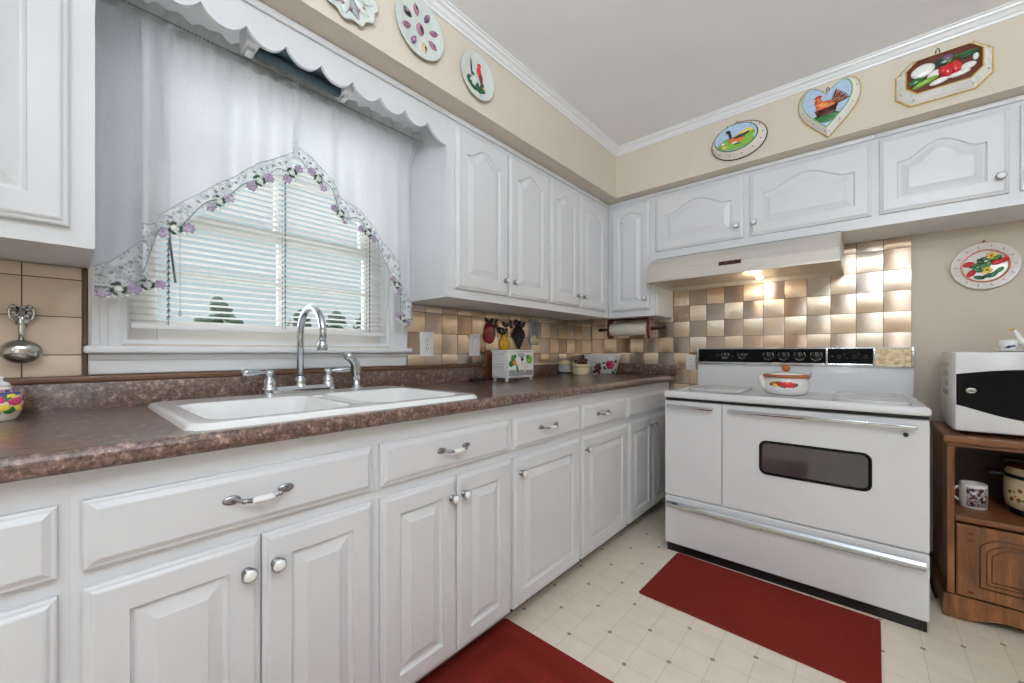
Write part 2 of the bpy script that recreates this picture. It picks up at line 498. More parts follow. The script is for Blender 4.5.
# reveal lining + outer frame
mb.box(-0.15, 0.0, WY0, WY0 + 0.012, WZ0, WZ1); mb.box(-0.15, 0.0, WY1 - 0.012, WY1, WZ0, WZ1)
mb.box(-0.15, 0.0, WY0 + 0.012, WY1 - 0.012, WZ1 - 0.012, WZ1); mb.box(-0.15, 0.0, WY0 + 0.012, WY1 - 0.012, WZ0, WZ0 + 0.012)
win = mb.build('window_1', 'trimw', kind='structure')
def sash(name, x0, x1, z0, z1, bz):
    mb = MB()
    a, b = WY0 + 0.012, WY1 - 0.012
    gw = 0.075
    mb.box(x0, x1, a, a + gw, z0, z1, 0.004); mb.box(x0, x1, b - gw, b, z0, z1, 0.004)
    mb.box(x0 + 0.0005, x1 - 0.0005, a + gw, b - gw, z0 + 0.0005, z0 + bz); mb.box(x0 + 0.0005, x1 - 0.0005, a + gw, b - gw, z1 - 0.042, z1 - 0.0005)
    c = -2.272; mb.box(x0 + 0.008, x1 - 0.004, c - 0.006, c + 0.006, z0 + bz, z1 - 0.042)
    zm = (z0 + bz + z1 - 0.04) / 2; mb.box(x0 + 0.009, x1 - 0.005, a + gw, b - gw, zm - 0.008, zm + 0.008)
    o = mb.build(name, 'sash', win)
    g = MB(); g.box((x0 + x1) / 2 - 0.002, (x0 + x1) / 2 + 0.002, a + 0.06, b - 0.06, z0 + 0.03, z1 - 0.03)
    g.build('pane', 'pane', o)
sash('sash', -0.095, -0.065, 1.107, 1.535, 0.062)
sash('sash', -0.128, -0.098, 1.505, WZ1 - 0.012, 0.042)
mb = MB()   # casing with a stepped profile
def casing(y0, y1, z0, z1):
    mb.box(0.0005, 0.016, y0, y1, z0, z1, 0.003)
    mb.box(0.012, 0.024, y0 + 0.004, y0 + 0.022, z0, z1, 0.003); mb.box(0.012, 0.021, y1 - 0.03, y1 - 0.006, z0, z1, 0.004)
casing(-2.788, WY0, 1.08, 2.087); casing(WY1, -1.745, 1.08, 2.087)
mb.box(0.0005, 0.0155, -2.787, -1.746, WZ1, 2.087)
mb.build('window_casing', 'trimw', win)
mb = MB()
mb.box(-0.06, 0.055, -2.797, -1.742, 1.066, 1.088, 0.006)
mb.build('window_stool', 'trimw', win)
mb = MB()
mb.box(0.0005, 0.016, -2.788, -1.752, 1.006, 1.0655, 0.003); mb.box(0.0005, 0.024, -2.788, -1.752, 1.046, 1.0655, 0.005)
mb.build('window_apron', 'trimw', win)

# blind
bl = thing('window_blind', 'white slatted horizontal blind, slats open, inside the window over the sink', 'window blind', (-0.025, -2.277, 1.11))
BY0, BY1 = WY0 + 0.02, WY1 - 0.02
mb = MB(); mb.box(-0.042, -0.010, BY0, BY1, 1.972, 2.012, 0.003); mb.build('headrail', 'blind', bl)
mb = MB(); z = 1.168
while z < 1.965:
    n = 5; ring0 = []; ring1 = []
    for k in range(n + 1):
        t = k / n - 0.5
        x = -0.026 + t * 0.025; zz = z + t * 0.0038 + 0.0022 * (1 - 4 * t * t)
        ring0.append((x, BY0, zz)); ring1.append((x, BY1, zz))
    for k in range(n, -1, -1):
        t = k / n - 0.5
        x = -0.026 + t * 0.025; zz = z + t * 0.0038 + 0.0022 * (1 - 4 * t * t) - 0.0006
        ring0.append((x, BY0, zz)); ring1.append((x, BY1, zz))
    mb.loft([ring0, ring1], True, True, True, False)
    z += 0.0197
mb.build('slats', 'blind', bl)
mb = MB(); mb.box(-0.039, -0.013, BY0, BY1, 1.142, 1.158, 0.003); mb.build('bottom_rail', 'blind', bl)
mb = MB()
for y in (-2.612, -2.272, -1.925):
    for x in (-0.0125, -0.0395):
        mb.tube([(x, y, 1.155), (x, y, 1.98)], 0.0011, 6)
    z = 1.178
    while z < 1.96:
        mb.box(-0.0118, -0.0105, y - 0.0028, y + 0.0028, z, z + 0.008); z += 0.0197
mb.build('ladder_cord', 'tapes', bl)
mb = MB(); mb.tube([(-0.004, -2.635, 1.97), (0.002, -2.612, 1.43), (0.004, -2.598, 1.29)], 0.0032, 8); mb.build('tilt_wand', 'cord', bl)
mb = MB(); mb.tube([(-0.006, -2.585, 1.97), (-0.006, -2.585, 1.20)], 0.0009, 6)
mb.lathe(Fr((-0.006, -2.585, 1.185), (1, 0, 0), (0, 1, 0), (0, 0, 1)), [(0.004, 0), (0.005, 0.008), (0.002, 0.02)], 10, cap0=True, cap1=True)
mb.build('pull_cord', 'wand', bl)

# curtain --------------------------------------------------------------
ROD_X, ROD_Z = 0.128, 2.017
def lerp_tab(tab, t):
    if t <= tab[0][0]: return tab[0][1]
    for (a, va), (b, vb) in zip(tab[:-1], tab[1:]):
        if t <= b: return va + (vb - va) * (t - a) / (b - a)
    return tab[-1][1]
def respath(pts, n):
    d = [0]
    for a, b in zip(pts[:-1], pts[1:]): d.append(d[-1] + math.dist(a, b))
    out = []
    for k in range(n + 1):
        s = d[-1] * k / n
        for i in range(len(pts) - 1):
            if s <= d[i + 1] + 1e-9:
                t = (s - d[i]) / max(1e-9, d[i + 1] - d[i])
                out.append((pts[i][0] + (pts[i + 1][0] - pts[i][0]) * t, pts[i][1] + (pts[i + 1][1] - pts[i][1]) * t, s)); break
        else: out.append((pts[-1][0], pts[-1][1], s))
    return out, d[-1]
def smooth_path(pts, it=2):
    for _ in range(it):
        q = [pts[0]]
        for a, b in zip(pts[:-1], pts[1:]):
            q += [(a[0] * .75 + b[0] * .25, a[1] * .75 + b[1] * .25), (a[0] * .25 + b[0] * .75, a[1] * .25 + b[1] * .75)]
        q.append(pts[-1]); pts = q
    return pts
def flower(mb, x, y, z, r, ang=0.0):
    """pink-mauve daisy pair with green leaves round a white centre, on the lace edge"""
    F = Fr((x, y, z), (0, math.cos(ang), math.sin(ang)), (0, -math.sin(ang), math.cos(ang)), (1, 0, 0))
    for sx in (-1, 1):
        mb.m = 1
        for k in range(8):
            a = 2 * PI * k / 8 + 0.3
            mb.dome(F, leafp(sx * r * 0.72, -r * 0.08, r * 0.42, r * 0.13, a, 4), 0.002, 0.003, 2)
    for k in range(9):
        mb.m = 2 if k % 3 else 3
        a = 2 * PI * k / 9
        mb.dome(F, leafp(r * 0.30 * math.cos(a), r * 0.05 + r * 0.30 * math.sin(a), r * 0.36, r * 0.10, a + 1.7, 4), 0.003, 0.003, 2)
    mb.m = 0
    mb.dome(F, ell(0, r * 0.05, r * 0.2, r * 0.2, 10), 0.003, 0.004, 2)
    for k in range(5):
        mb.dome(F, ell(r * (k - 2) * 0.3, -r * 0.38 - 0.08 * r * (k % 2), r * 0.12, r * 0.10, 8), 0.002, 0.003, 2)
def panel(root, path, upper, lower, flowers, phase, n=110):
    """path (y, x) along the rod from the outer edge; upper/lower: lace band limits against distance along the path"""
    pts, tot = respath(smooth_path(path), n)
    rows = 26
    def pos(y, x, s, z):
        f = (ROD_Z - z) / 0.8
        amp = 0.008 + 0.014 * max(0, f)
        gather = 0.5 + 0.5 * math.cos(s * 43 + phase)
        w = amp * (math.sin(s * 43 + phase) + 0.6 * math.sin(s * 71 + 2 * phase + 1.5 * f) * (0.4 + 0.6 * abs(math.sin(s * 9 + phase))))
        if z > ROD_Z - 0.12: w = w * 0.7 + 0.005 * math.sin(s * 170) * (1 - (ROD_Z - z) / 0.12)
        xx = x if f > 0.12 else ROD_X + 0.010 + (x - ROD_X - 0.010) * max(0, f) / 0.12
        return (xx + w, y, z)
    mb = MB(); cols = []
    for (y, x, s) in pts:
        zu = lerp_tab(upper, s)
        cols.append(mb.add([pos(y, x, s, (ROD_Z - 0.012) + (zu - ROD_Z + 0.012) * k / rows) for k in range(rows + 1)]))
    for a, b in zip(cols[:-1], cols[1:]):
        for k in range(rows): mb.face((a + k, b + k, b + k + 1, a + k + 1), True)
    mb.build('fabric', 'sheer', root)
    mb = MB(); cols = []
    for (y, x, s) in pts:
        zu, zl = lerp_tab(upper, s), lerp_tab(lower, s)
        zl += 0.006 * math.cos(s * 120)
        cols.append(mb.add([pos(y, x + 0.001, s, zu + (zl - zu) * k / 8) for k in range(9)]))
    for a, b in zip(cols[:-1], cols[1:]):
        for k in range(8): mb.face((a + k, b + k, b + k + 1, a + k + 1), True)
    lc = mb.build('lace_edging', 'lace', root)
    # stitched cord along the top of the lace
    mb = MB()
    mb.tube([Vector(pos(y, x, s, lerp_tab(upper, s))) + Vector((0.002, 0, 0)) for (y, x, s) in pts], 0.0014, 5)
    mb.m = 1
    mb.tube([Vector(pos(y, x, s, lerp_tab(lower, s) + 0.012 + 0.008 * math.cos(s * 60))) + Vector((0.003, 0, 0)) for (y, x, s) in pts], 0.0016, 5)
    kk = 0
    for (y, x, s) in pts[2:-2:4]:
        mb.m = 2
        zu, zl = lerp_tab(upper, s), lerp_tab(lower, s)
        p = pos(y, x, s, zu + (zl - zu) * 0.36)
        F = Fr(p, (0, 1, 0), (0, 0, 1), (1, 0, 0)); kk += 1
        mb.dome(F, ell(0, 0, 0.006, 0.0045, 8), 0.001, 0.002, 2)
    mb.build('embroidery', ['p_cordgrey', 'p_cordgreen', 'p_grey'], lc)
    for s, r, a in flowers:
        mb = MB()
        y, x, ss = min(pts, key=lambda q: abs(q[2] - s))
        p = pos(y, x, ss, lerp_tab(lower, ss) + 0.002)
        flower(mb, p[0], p[1], p[2], r * 1.3, a)
        mb.build('lace_flower', ['p_white', 'p_lav', 'p_dgreen', 'p_celadon'], lc)
    # gathered header with a small standing ruffle
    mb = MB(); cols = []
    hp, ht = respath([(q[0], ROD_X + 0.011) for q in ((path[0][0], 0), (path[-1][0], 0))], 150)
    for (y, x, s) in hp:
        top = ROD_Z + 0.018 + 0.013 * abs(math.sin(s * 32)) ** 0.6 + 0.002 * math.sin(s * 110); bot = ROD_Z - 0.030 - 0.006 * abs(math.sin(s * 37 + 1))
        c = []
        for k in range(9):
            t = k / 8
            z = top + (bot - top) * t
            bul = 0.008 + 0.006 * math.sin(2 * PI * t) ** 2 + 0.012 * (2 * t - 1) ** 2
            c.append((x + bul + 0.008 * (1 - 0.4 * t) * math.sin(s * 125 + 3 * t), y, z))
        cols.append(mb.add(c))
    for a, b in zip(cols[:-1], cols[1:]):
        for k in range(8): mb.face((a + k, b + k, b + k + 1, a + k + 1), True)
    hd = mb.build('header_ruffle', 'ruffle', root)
    mb = MB()
    for k in range(0, 150, 3):
        y = hp[k][0]
        mb.tube([(ROD_X + 0.0285, y, ROD_Z - 0.005), (ROD_X + 0.0285, y + 0.004 + 0.005 * abs(math.sin(k)), ROD_Z - 0.006)], 0.0019, 5)
    mb.build('stitching', 'p_grey', hd)

c1 = thing('lace_curtain', 'sheer white curtain panel with floral lace edge, left of the tie over the sink', 'curtain', (ROD_X, -2.54, ROD_Z), 'sheer lace curtain panels')
pathL = [(-2.778, 0.066), (-2.765, 0.072), (-2.70, 0.078), (-2.672, 0.085), (-2.668, 0.105), (-2.688, 0.132), (-2.694, 0.146), (-2.680, 0.152),
         (-2.62, 0.140), (-2.56, 0.134), (-2.45, 0.132), (-2.36, 0.130), (-2.2955, 0.130)]
# lace limits against path length
upL = [(0, 1.302), (0.03, 1.318), (0.10, 1.398), (0.13, 1.415), (0.19, 1.42), (0.203, 1.436), (0.213, 1.462), (0.235, 1.484), (0.262, 1.512), (0.31, 1.552), (0.36, 1.602), (0.46, 1.694), (0.62, 1.815)]
loL = [(0, 1.226), (0.03, 1.236), (0.10, 1.262), (0.14, 1.268), (0.175, 1.28), (0.19, 1.33), (0.21, 1.40), (0.235, 1.418), (0.26, 1.437), (0.33, 1.515), (0.42, 1.595), (0.52, 1.682), (0.62, 1.722)]
panel(c1, pathL, upL, loL, [(0.045, 0.034, 0.25), (0.115, 0.030, 0.3), (0.248, 0.034, 0.4), (0.352, 0.032, 0.7), (0.462, 0.034, 0.7), (0.575, 0.032, 0.9)], 0.4)
c2 = thing('lace_curtain', 'sheer white curtain panel with floral lace edge, right of the tie over the sink', 'curtain', (ROD_X, -2.03, ROD_Z), 'sheer lace curtain panels')
pathR = [(-1.770, 0.075), (-1.80, 0.11), (-1.825, 0.125), (-1.90, 0.130), (-1.98, 0.130), (-2.08, 0.132), (-2.17, 0.130), (-2.24, 0.130), (-2.2945, 0.130)]
upR = [(0, 1.285), (0.05, 1.31), (0.115, 1.42), (0.175, 1.515), (0.225, 1.582), (0.33, 1.648), (0.41, 1.712), (0.48, 1.782), (0.545, 1.815)]
loR = [(0, 1.205), (0.07, 1.213), (0.10, 1.25), (0.125, 1.31), (0.172, 1.42), (0.215, 1.517), (0.29, 1.572), (0.345, 1.585), (0.40, 1.645), (0.45, 1.70), (0.49, 1.725), (0.545, 1.765)]
panel(c2, pathR, upR, loR, [(0.075, 0.032, -0.6), (0.145, 0.030, -1.0), (0.262, 0.032, -0.5), (0.365, 0.030, -0.7), (0.462, 0.032, -0.8)], 1.7)
# tie ribbon between the panels
mb = MB()
mb.loft([[(0.150, -2.302, 2.0), (0.150, -2.286, 2.0), (0.154, -2.286, 2.0), (0.154, -2.302, 2.0)],
         [(0.150, -2.301, 1.85), (0.150, -2.288, 1.85), (0.154, -2.288, 1.85), (0.154, -2.301, 1.85)],
         [(0.148, -2.299, 1.755), (0.148, -2.286, 1.755), (0.152, -2.286, 1.755), (0.152, -2.299, 1.755)]], True, True, True)
mb.dome(Fr((0.150, -2.295, 2.008), (0, 1, 0), (0, 0, 1), (1, 0, 0)), ell(0, 0, 0.011, 0.012, 14), 0.0, 0.006, 3)
tag(mb.build('curtain_tie', 'ribbon', at=(0.150, -2.295, 2.0)), 'narrow pale ribbon tie hanging between the two sheer curtain panels', 'ribbon')
mb = MB(); mb.tube([(0.03, -2.802, ROD_Z - 0.005), (0.09, -2.80, ROD_Z - 0.005), (ROD_X, -2.78, ROD_Z - 0.005), (ROD_X, -2.0, ROD_Z - 0.005), (ROD_X, -1.785, ROD_Z - 0.005), (0.09, -1.765, ROD_Z - 0.005), (0.03, -1.763, ROD_Z - 0.005)], 0.006, 8)
tag(mb.build('curtain_rod', 'trimw', at=(ROD_X, -2.28, ROD_Z)), 'thin white rod carrying the sheer curtains over the window', 'curtain rod')

# outdoors
mb = MB(); mb.box(-60, -0.3, -40, 40, -0.75, -0.65); mb.build('ground', 'grass', kind='structure')
def tree(x, y, zt, r, label, sy=1.0):
    t = thing('garden_tree', label, 'tree', (x, y, -0.65), 'trees outside the window')
    mb = MB(); mb.tube([(x, y, -0.65), (x + 0.05, y, (zt - r) * 0.5), (x, y + 0.05, zt - r * 0.6)], [0.22, 0.16, 0.08], 9); mb.build('trunk', 'bark', t)
    mb = MB()
    for k in range(150):
        a = random.uniform(0, 2 * PI); h = random.random()
        rr = r * (1 - h ** 1.7) * math.sqrt(random.random())
        mb.sphere((x + rr * math.cos(a), y + sy * rr * math.sin(a), zt - r * 1.9 + h * 1.85 * r), r * random.uniform(.07, .17), None, r * random.uniform(.06, .12), 7, 5)
    mb.build('crown', 'leafg', t)
tree(-15.4, 0.85, 3.0, 1.15, 'rounded green tree seen low through the left half of the blind')
tree(-16.0, 3.8, 2.85, 0.8, 'low green tree seen through the blind behind the arch of the faucet spout')
tree(-16.4, 5.5, 3.05, 0.85, 'green tree seen through the blind just right of the faucet spout')
tree(-16.8, 7.15, 3.2, 0.75, 'green tree seen low through the right end of the blind')

# ------------------------------------------------------------------ cabinet joinery
NT = 22
def archf(t, kind):
    s = abs(2 * t - 1)
    if kind == 'rect': return 0.0
    e = 0.80
    if s > e: return 0.0
    q = s / e
    return (0.5 + 0.5 * math.cos(PI * q)) ** 0.72
def ring(F, u0, u1, v0, v1, w, arch=0.0, kind='rect'):
    pts = [F.p(u0, v0, w), F.p(u1, v0, w)]
    for k in range(NT + 1):
        t = 1 - k / NT
        pts.append(F.p(u0 + (u1 - u0) * t, v1 - arch + arch * archf(t, kind), w))
    return pts
def door(F, u0, u1, v0, v1, name, parent, arch=0.0, stile=0.058, th=0.018):
    mb = MB(); k = 'arch' if arch else 'rect'
    R = []
    for ins, w in ((0, 0), (0, th - 0.007), (0.003, th - 0.005), (0.008, th - 0.004), (0.012, th - 0.001), (0.015, th)):
        R.append(ring(F, u0 + ins, u1 - ins, v0 + ins, v1 - ins, w))
    st = stile
    for ins, w in ((st, th), (st + 0.002, th - 0.006), (st + 0.007, th - 0.009), (st + 0.011, th - 0.009), (st + 0.034, th - 0.0015), (st + 0.037, th)):
        R.append(ring(F, u0 + ins, u1 - ins, v0 + ins, v1 - ins, w, arch, k))
    mb.loft(R, True, False, True, False)
    return mb.build(name, 'cab', parent)
def drawer(F, u0, u1, v0, v1, name, parent, th=0.018):
    mb = MB(); R = []
    for ins, w in ((0, 0), (0, th - 0.008), (0.003, th - 0.006), (0.007, th - 0.0055), (0.016, th - 0.0005), (0.018, th)):
        R.append(ring(F, u0 + ins, u1 - ins, v0 + ins, v1 - ins, w))
    mb.loft(R, True, False, True, False)
    return mb.build(name, 'cab', parent)
def knob(F, u, v, w, parent, r=0.0155):
    mb = MB(); G = Fr(F.p(u, v, w), F.u, F.v, F.w)
    mb.lathe(G, [(0.011, 0), (0.0115, 0.002), (0.007, 0.004), (0.0055, 0.009), (0.007, 0.013), (r * 0.9, 0.016), (r, 0.019), (r * 0.97, 0.0225), (r * 0.82, 0.0245)], 20)
    mb.m = 1
    mb.lathe(G, [(r * 0.83, 0.024), (r * 0.7, 0.0268), (r * 0.4, 0.0285), (0.0004, 0.029)], 20)
    return mb.build('knob', ['darkmetal', 'porc'], parent)
def pull(F, u, v, w, parent, hw=0.056):
    mb = MB()
    for s in (-1, 1):
        mb.dome(F, [(u + s * hw * 0.93 + a * 0.017, v + b * 0.0095) for a, b in ell(0, 0, 1, 1, 16)], w, 0.006, 3)
        mb.tube([F.p(u + s * hw * 0.9, v, w + 0.003), F.p(u + s * hw * 0.78, v - 0.001, w + 0.014), F.p(u + s * hw * 0.6, v - 0.003, w + 0.021), F.p(u + s * hw * 0.36, v - 0.004, w + 0.024)],
                [0.0048, 0.0038, 0.0042, 0.0052], 9)
        mb.sphere(F.p(u + s * hw * 0.62, v - 0.003, w + 0.0205), 0.0056, n=8, m=6)
    mb.m = 1
    mb.tube([F.p(u - hw * 0.38, v - 0.004, w + 0.024), F.p(u - hw * 0.2, v - 0.0045, w + 0.0245), F.p(u + hw * 0.2, v - 0.0045, w + 0.0245), F.p(u + hw * 0.38, v - 0.004, w + 0.024)],
            [0.0062, 0.0078, 0.0078, 0.0062], 12)
    return mb.build('pull', ['darkmetal', 'porc'], parent)

# ---- base cabinets along the window wall
XF = 0.632          # face frame
DF = FL(XF + 0.0005)
DT = 0.0185
def base_unit(label, y0, y1, drw, doors, knobs=(), pullpos=None):
    t = thing('base_cabinet', label, 'cabinet', (XF - 0.3, (y0 + y1) / 2, 0), 'white base cabinets under the counter')
    mb = MB()
    mb.box(XF - 0.02, XF, y0 + 0.00005, y1 - 0.00005, 0.085, 0.8693)
    mb.box(0.03, XF - 0.02, y0 + 0.00005, y0 + 0.016, 0.085, 0.8693); mb.box(0.03, XF - 0.02, y1 - 0.016, y1 - 0.00005, 0.085, 0.8693)
    mb.box(0.03, XF - 0.02, y0 + 0.016, y1 - 0.016, 0.085, 0.10); mb.box(0.022, 0.03, y0 + 0.00005, y1 - 0.00005, 0.085, 0.8693)
    mb.build('carcass', 'cab', t)
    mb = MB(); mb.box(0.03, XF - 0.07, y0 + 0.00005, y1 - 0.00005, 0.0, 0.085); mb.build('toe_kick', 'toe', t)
    if drw:
        d = drawer(DF, drw[0], drw[1], 0.695, 0.815, 'drawer', t)
        if pullpos: pull(DF, pullpos, 0.760, DT, d)
    for i, (a, b) in enumerate(doors):
        d = door(DF, a, b, 0.085, 0.665, 'door', t)
        if i < len(knobs) and knobs[i] is not None: knob(DF, knobs[i][0], knobs[i][1], DT, d)
    return t
base_unit('white base cabinet at the left edge, cut off by the frame, under the flowered jar', -3.42, -2.829, (-3.40, -2.843), [(-3.40, -2.843)], [(-3.36, 0.6)], -3.12)
base_unit('white base cabinet under the sink\'s left half, wide drawer over two knobbed doors', -2.829, -2.266, (-2.815, -2.279), [(-2.815, -2.548), (-2.5445, -2.279)],
          [(-2.575, 0.597), (-2.519, 0.597)], -2.551)
base_unit('white base cabinet under the sink\'s right half, one drawer over two doors', -2.266, -1.706, (-2.256, -1.724), [(-2.256, -1.984), (-1.980, -1.716)],
          [(-2.008, 0.600), (-1.957, 0.601)], -1.998)
base_unit('white single door base cabinet right of the sink, below the white fruit box', -1.706, -1.215, (-1.698, -1.230), [(-1.698, -1.224)], [(-1.662, 0.602)], -1.480)
base_unit('white single door base cabinet second from the stove, left of the narrow doors', -1.215, -0.709, (-1.206, -0.735), [(-1.206, -0.724)], [(-1.172, 0.606)], -1.005)
base_unit('white corner base cabinet with two narrow doors beside the stove, drawer without pull', -0.709, -0.03, (-0.696, -0.06), [(-0.696, -0.362), (-0.350, -0.06)],
          [(-0.395, 0.612), (-0.315, 0.612)])

# ---- upper cabinets, window wall
XU = 0.322
UF = FL(XU + 0.0005)
def upper_left(label, y0, y1, doors, knobs, arch, z0=1.305, z1=2.0875):
    t = thing('wall_cabinet', label, 'cabinet', (0.16, (y0 + y1) / 2, z0), 'white wall cabinets')
    mb = MB(); mb.box(0.0125, XU, y0 + 0.00005, y1 - 0.00005, z0, z1 - 0.0005)
    mb.build('carcass', 'cab', t)
    mb = MB(); mb.box(XU + 0.0002, XU + 0.012, y0 + 0.00005, y1 - 0.00005, z1 - 0.022, z1 - 0.0005, 0.004); mb.build('top_moulding', 'cab', t)
    for (a, b), kp in zip(doors, knobs):
        d = door(UF, a, b, 1.346, 2.046, 'door', t, arch)
        if kp: knob(UF, kp[0], kp[1], DT, d, 0.014)
    return t
upper_left('white wall cabinet at the left edge above the taupe tiles, one door in view', -3.40, -2.787, [(-3.37, -3.115), (-3.11, -2.827)], [(-3.15, 1.415), (-3.07, 1.415)], 0.05)
upper_left('white two door wall cabinet next to the window, above the outlets', -1.761, -1.035, [(-1.717, -1.382), (-1.374, -1.045)], [(-1.412, 1.416), (-1.345, 1.416)], 0.045)
upper_left('white two door wall cabinet between the window cabinet and the corner', -1.035, -0.325, [(-1.025, -0.722), (-0.714, -0.383)], [(-0.752, 1.414), (-0.684, 1.412)], 0.042)
# ---- upper cabinets, stove wall
YU = -0.322
BF = FB(YU - 0.0005)
def upper_back(label, x0, x1, z0, doors, knobs, arch, dz0, z1=2.0875, side=None):
    t = thing('wall_cabinet', label, 'cabinet', ((x0 + x1) / 2, -0.16, z0), 'white wall cabinets')
    mb = MB(); mb.box(x0 + 0.00005, x1 - 0.00005, YU, -0.0125, z0, z1 - 0.0005); mb.build('carcass', 'cab', t)
    mb = MB(); mb.box(x0 + 0.00005, x1 - 0.00005, YU - 0.012, YU - 0.0002, z1 - 0.022, z1 - 0.0005, 0.004); mb.build('top_moulding', 'cab', t)
    if side:
        mb = MB(); n = 9
        for k in range(n):
            a = YU + 0.02 + (-0.03 - YU) * k / n; b = YU + 0.02 + (-0.03 - YU) * (k + 1) / n
            mb.box(x1 - 0.0004, x1 + 0.005, a + 0.0015, b - 0.0015, z0 + 0.002, 1.655, 0.0015)
        mb.build('side_panel', 'cab', t)
    for (a, b), kp in zip(doors, knobs):
        d = door(BF, a, b, dz0, 2.048, 'door', t, arch, 0.05 if b - a < 0.3 else 0.058)
        if kp: knob(BF, kp[0], kp[1], DT, d, 0.0155)
upper_back('white narrow one door wall cabinet in the corner over the rolling pin towel holder', XU + 0.0005, 0.648, 1.305, [(0.352, 0.617)], [(0.592, 1.419)], 0.022, 1.346, side=True)
upper_back('white short wall cabinet with two arched doors above the range hood', 0.648, 1.692, 1.657, [(0.657, 1.150), (1.182, 1.678)], [(1.118, 1.775), (1.204, 1.775)], 0.06, 1.708)
upper_back('white short wall cabinet at the right edge above the strawberry plate', 1.692, 2.52, 1.657, [(1.706, 2.087), (2.115, 2.50)], [(2.062, 1.775), (2.14, 1.775)], 0.06, 1.708)

# ---- scalloped valance board between the wall cabinets, over the sink
mb = MB()
tips = [-2.787] + [-2.699 + 0.1053 * k for k in range(9)] + [-1.761]
zt = [1.95] + [2.003] * 9 + [1.947]
low = []
for k in range(len(tips) - 1):
    a, b = tips[k], tips[k + 1]
    for j in range(12):
        t = j / 12
        if k == 0:
            z = 1.947 + (2.003 - 1.947) * (t ** 2.2)
        elif k == len(tips) - 2:
            z = 2.003 - (2.003 - 1.947) * (1 - (1 - t) ** 2.2)
        else:
            s = abs(2 * t - 1); z = 1.967 + 0.036 * s ** 2.3
        low.append((a + (b - a) * t, z))
low.append((-1.7615, 1.947)); low[0] = (-2.7865, 1.947)
R0 = [(0.310, y, z) for y, z in low]; R1 = [(XU, y, z) for y, z in low]
T0 = [(0.310, y, 2.087) for y, z in low]; T1 = [(XU, y, 2.087) for y, z in low]
n = len(low); a0, a1, b0, b1 = mb.add(R0), mb.add(R1), mb.add(T0), mb.add(T1)
for k in range(n - 1):
    mb.face((a0 + k, a0 + k + 1, a1 + k + 1, a1 + k)); mb.face((a1 + k, a1 + k + 1, b1 + k + 1, b1 + k))
    mb.face((b0 + k, b0 + k + 1, a0 + k + 1, a0 + k)); mb.face((b1 + k, b1 + k + 1, b0 + k + 1, b0 + k))
mb.face((a0, a1, b1, b0)); mb.face((a0 + n - 1, b0 + n - 1, b1 + n - 1, a1 + n - 1))
mb.box(XU + 0.0002, XU + 0.012, -2.787, -1.761, 2.0655, 2.087, 0.004)
tag(mb.build('scalloped_valance', 'cab', at=(0.312, -2.274, 2.087)), 'white scalloped wooden valance board spanning the cabinets above the window', 'valance')
t = thing('strip_light', 'blue-grey strip light with white ends, showing through the valance scallops', 'light fixture', (0.24, -2.31, 2.087))
mb = MB(); mb.box(0.17, 0.25, -2.430, -2.165, 2.036, 2.0755, 0.004)
mb.build('housing', 'tealgrey', t)
mb = MB(); mb.tube([(0.203, -2.43, 2.020), (0.203, -2.165, 2.020)], 0.0165, 14); mb.build('tube', 'tealgrey', t)
for a, b in ((-2.468, -2.4305), (-2.1645, -2.130)):
    mb = MB(); mb.box(0.168, 0.252, a, b, 2.012, 2.0755, 0.005); mb.box(0.184, 0.224, a + 0.008, b - 0.008, 2.000, 2.013, 0.003); mb.build('end_cap', 'trimw', t)
mb = MB(); mb.box(0.0245, 0.3085, -2.7865, -1.7615, 2.076, 2.0875); mb.build('trim_3', 'trimw', kind='structure')

# ------------------------------------------------------------------ backsplash tiles
def tilewall(name, F, us, vs, scheme, gap=0.0012, w0=0.0005, w1=0.0085):
    """one pillowed quad patch per tile, own UVs; joints show between"""
    mb = MB()
    mb.m = 2
    i = mb.add([F.p(us[0], vs[0], w0 + 0.002), F.p(us[-1], vs[0], w0 + 0.002), F.p(us[-1], vs[-1], w0 + 0.002), F.p(us[0], vs[-1], w0 + 0.002)])
    mb.face((i, i + 1, i + 2, i + 3)); mb.uv[0] = [(0, 0)] * 4
    G = 4
    for a in range(len(us) - 1):
        for b in range(len(vs) - 1):
            mb.m = scheme(a, b)
            vert = mb.m == 1
            u0, u1, v0, v1 = us[a] + gap, us[a + 1] - gap, vs[b] + gap, vs[b + 1] - gap
            tu, tv = random.uniform(-.0010, .0010), random.uniform(-.0010, .0010)
            ids = []
            for q in range(G + 1):
                for p in range(G + 1):
                    s, t = p / G, q / G
                    e = 0.0016 if (p in (0, G) or q in (0, G)) else 0.0
                    k = (2 * s - 1) ** 2 if vert else (2 * t - 1) ** 2
                    ids.append(F.p(u0 + (u1 - u0) * s, v0 + (v1 - v0) * t, w1 - e - 0.0016 * k + tu * (s - .5) + tv * (t - .5)))
            i = mb.add(ids)
            su, sv = random.random() * 60, random.random() * 60
            for q in range(G):
                for p in range(G):
                    c = [(p, q), (p + 1, q), (p + 1, q + 1), (p, q + 1)]
                    mb.uv[len(mb.f)] = [(su + x / G, sv + y / G) for x, y in c]
                    mb.face([i + y * (G + 1) + x for x, y in c], True)
    o = mb.build(name, ['tileH', 'tileV', 'grout', 'tileT'], kind='structure')
    return o
chk = lambda a, b: (a + b) % 2
P = 0.1073
LT0 = -2.799
us = [0.0125 + P * k for k in range(18)]
us[-1] = 1.833
zs = [0.745, 0.852, 0.958, 1.065, 1.172, 1.279, 1.3865, 1.4935, 1.6005, 1.6565]
tilewall('backsplash_tile', FB(-0.0005), us, zs, chk)
ysr = [-1.742] + [-1.742 + 0.105 + 0.1058 * k for k in range(15)] + [-0.0095]
tilewall('backsplash_tile', FL(0.0005), ysr, [1.0, 1.060, 1.165, 1.268, 1.304], chk)
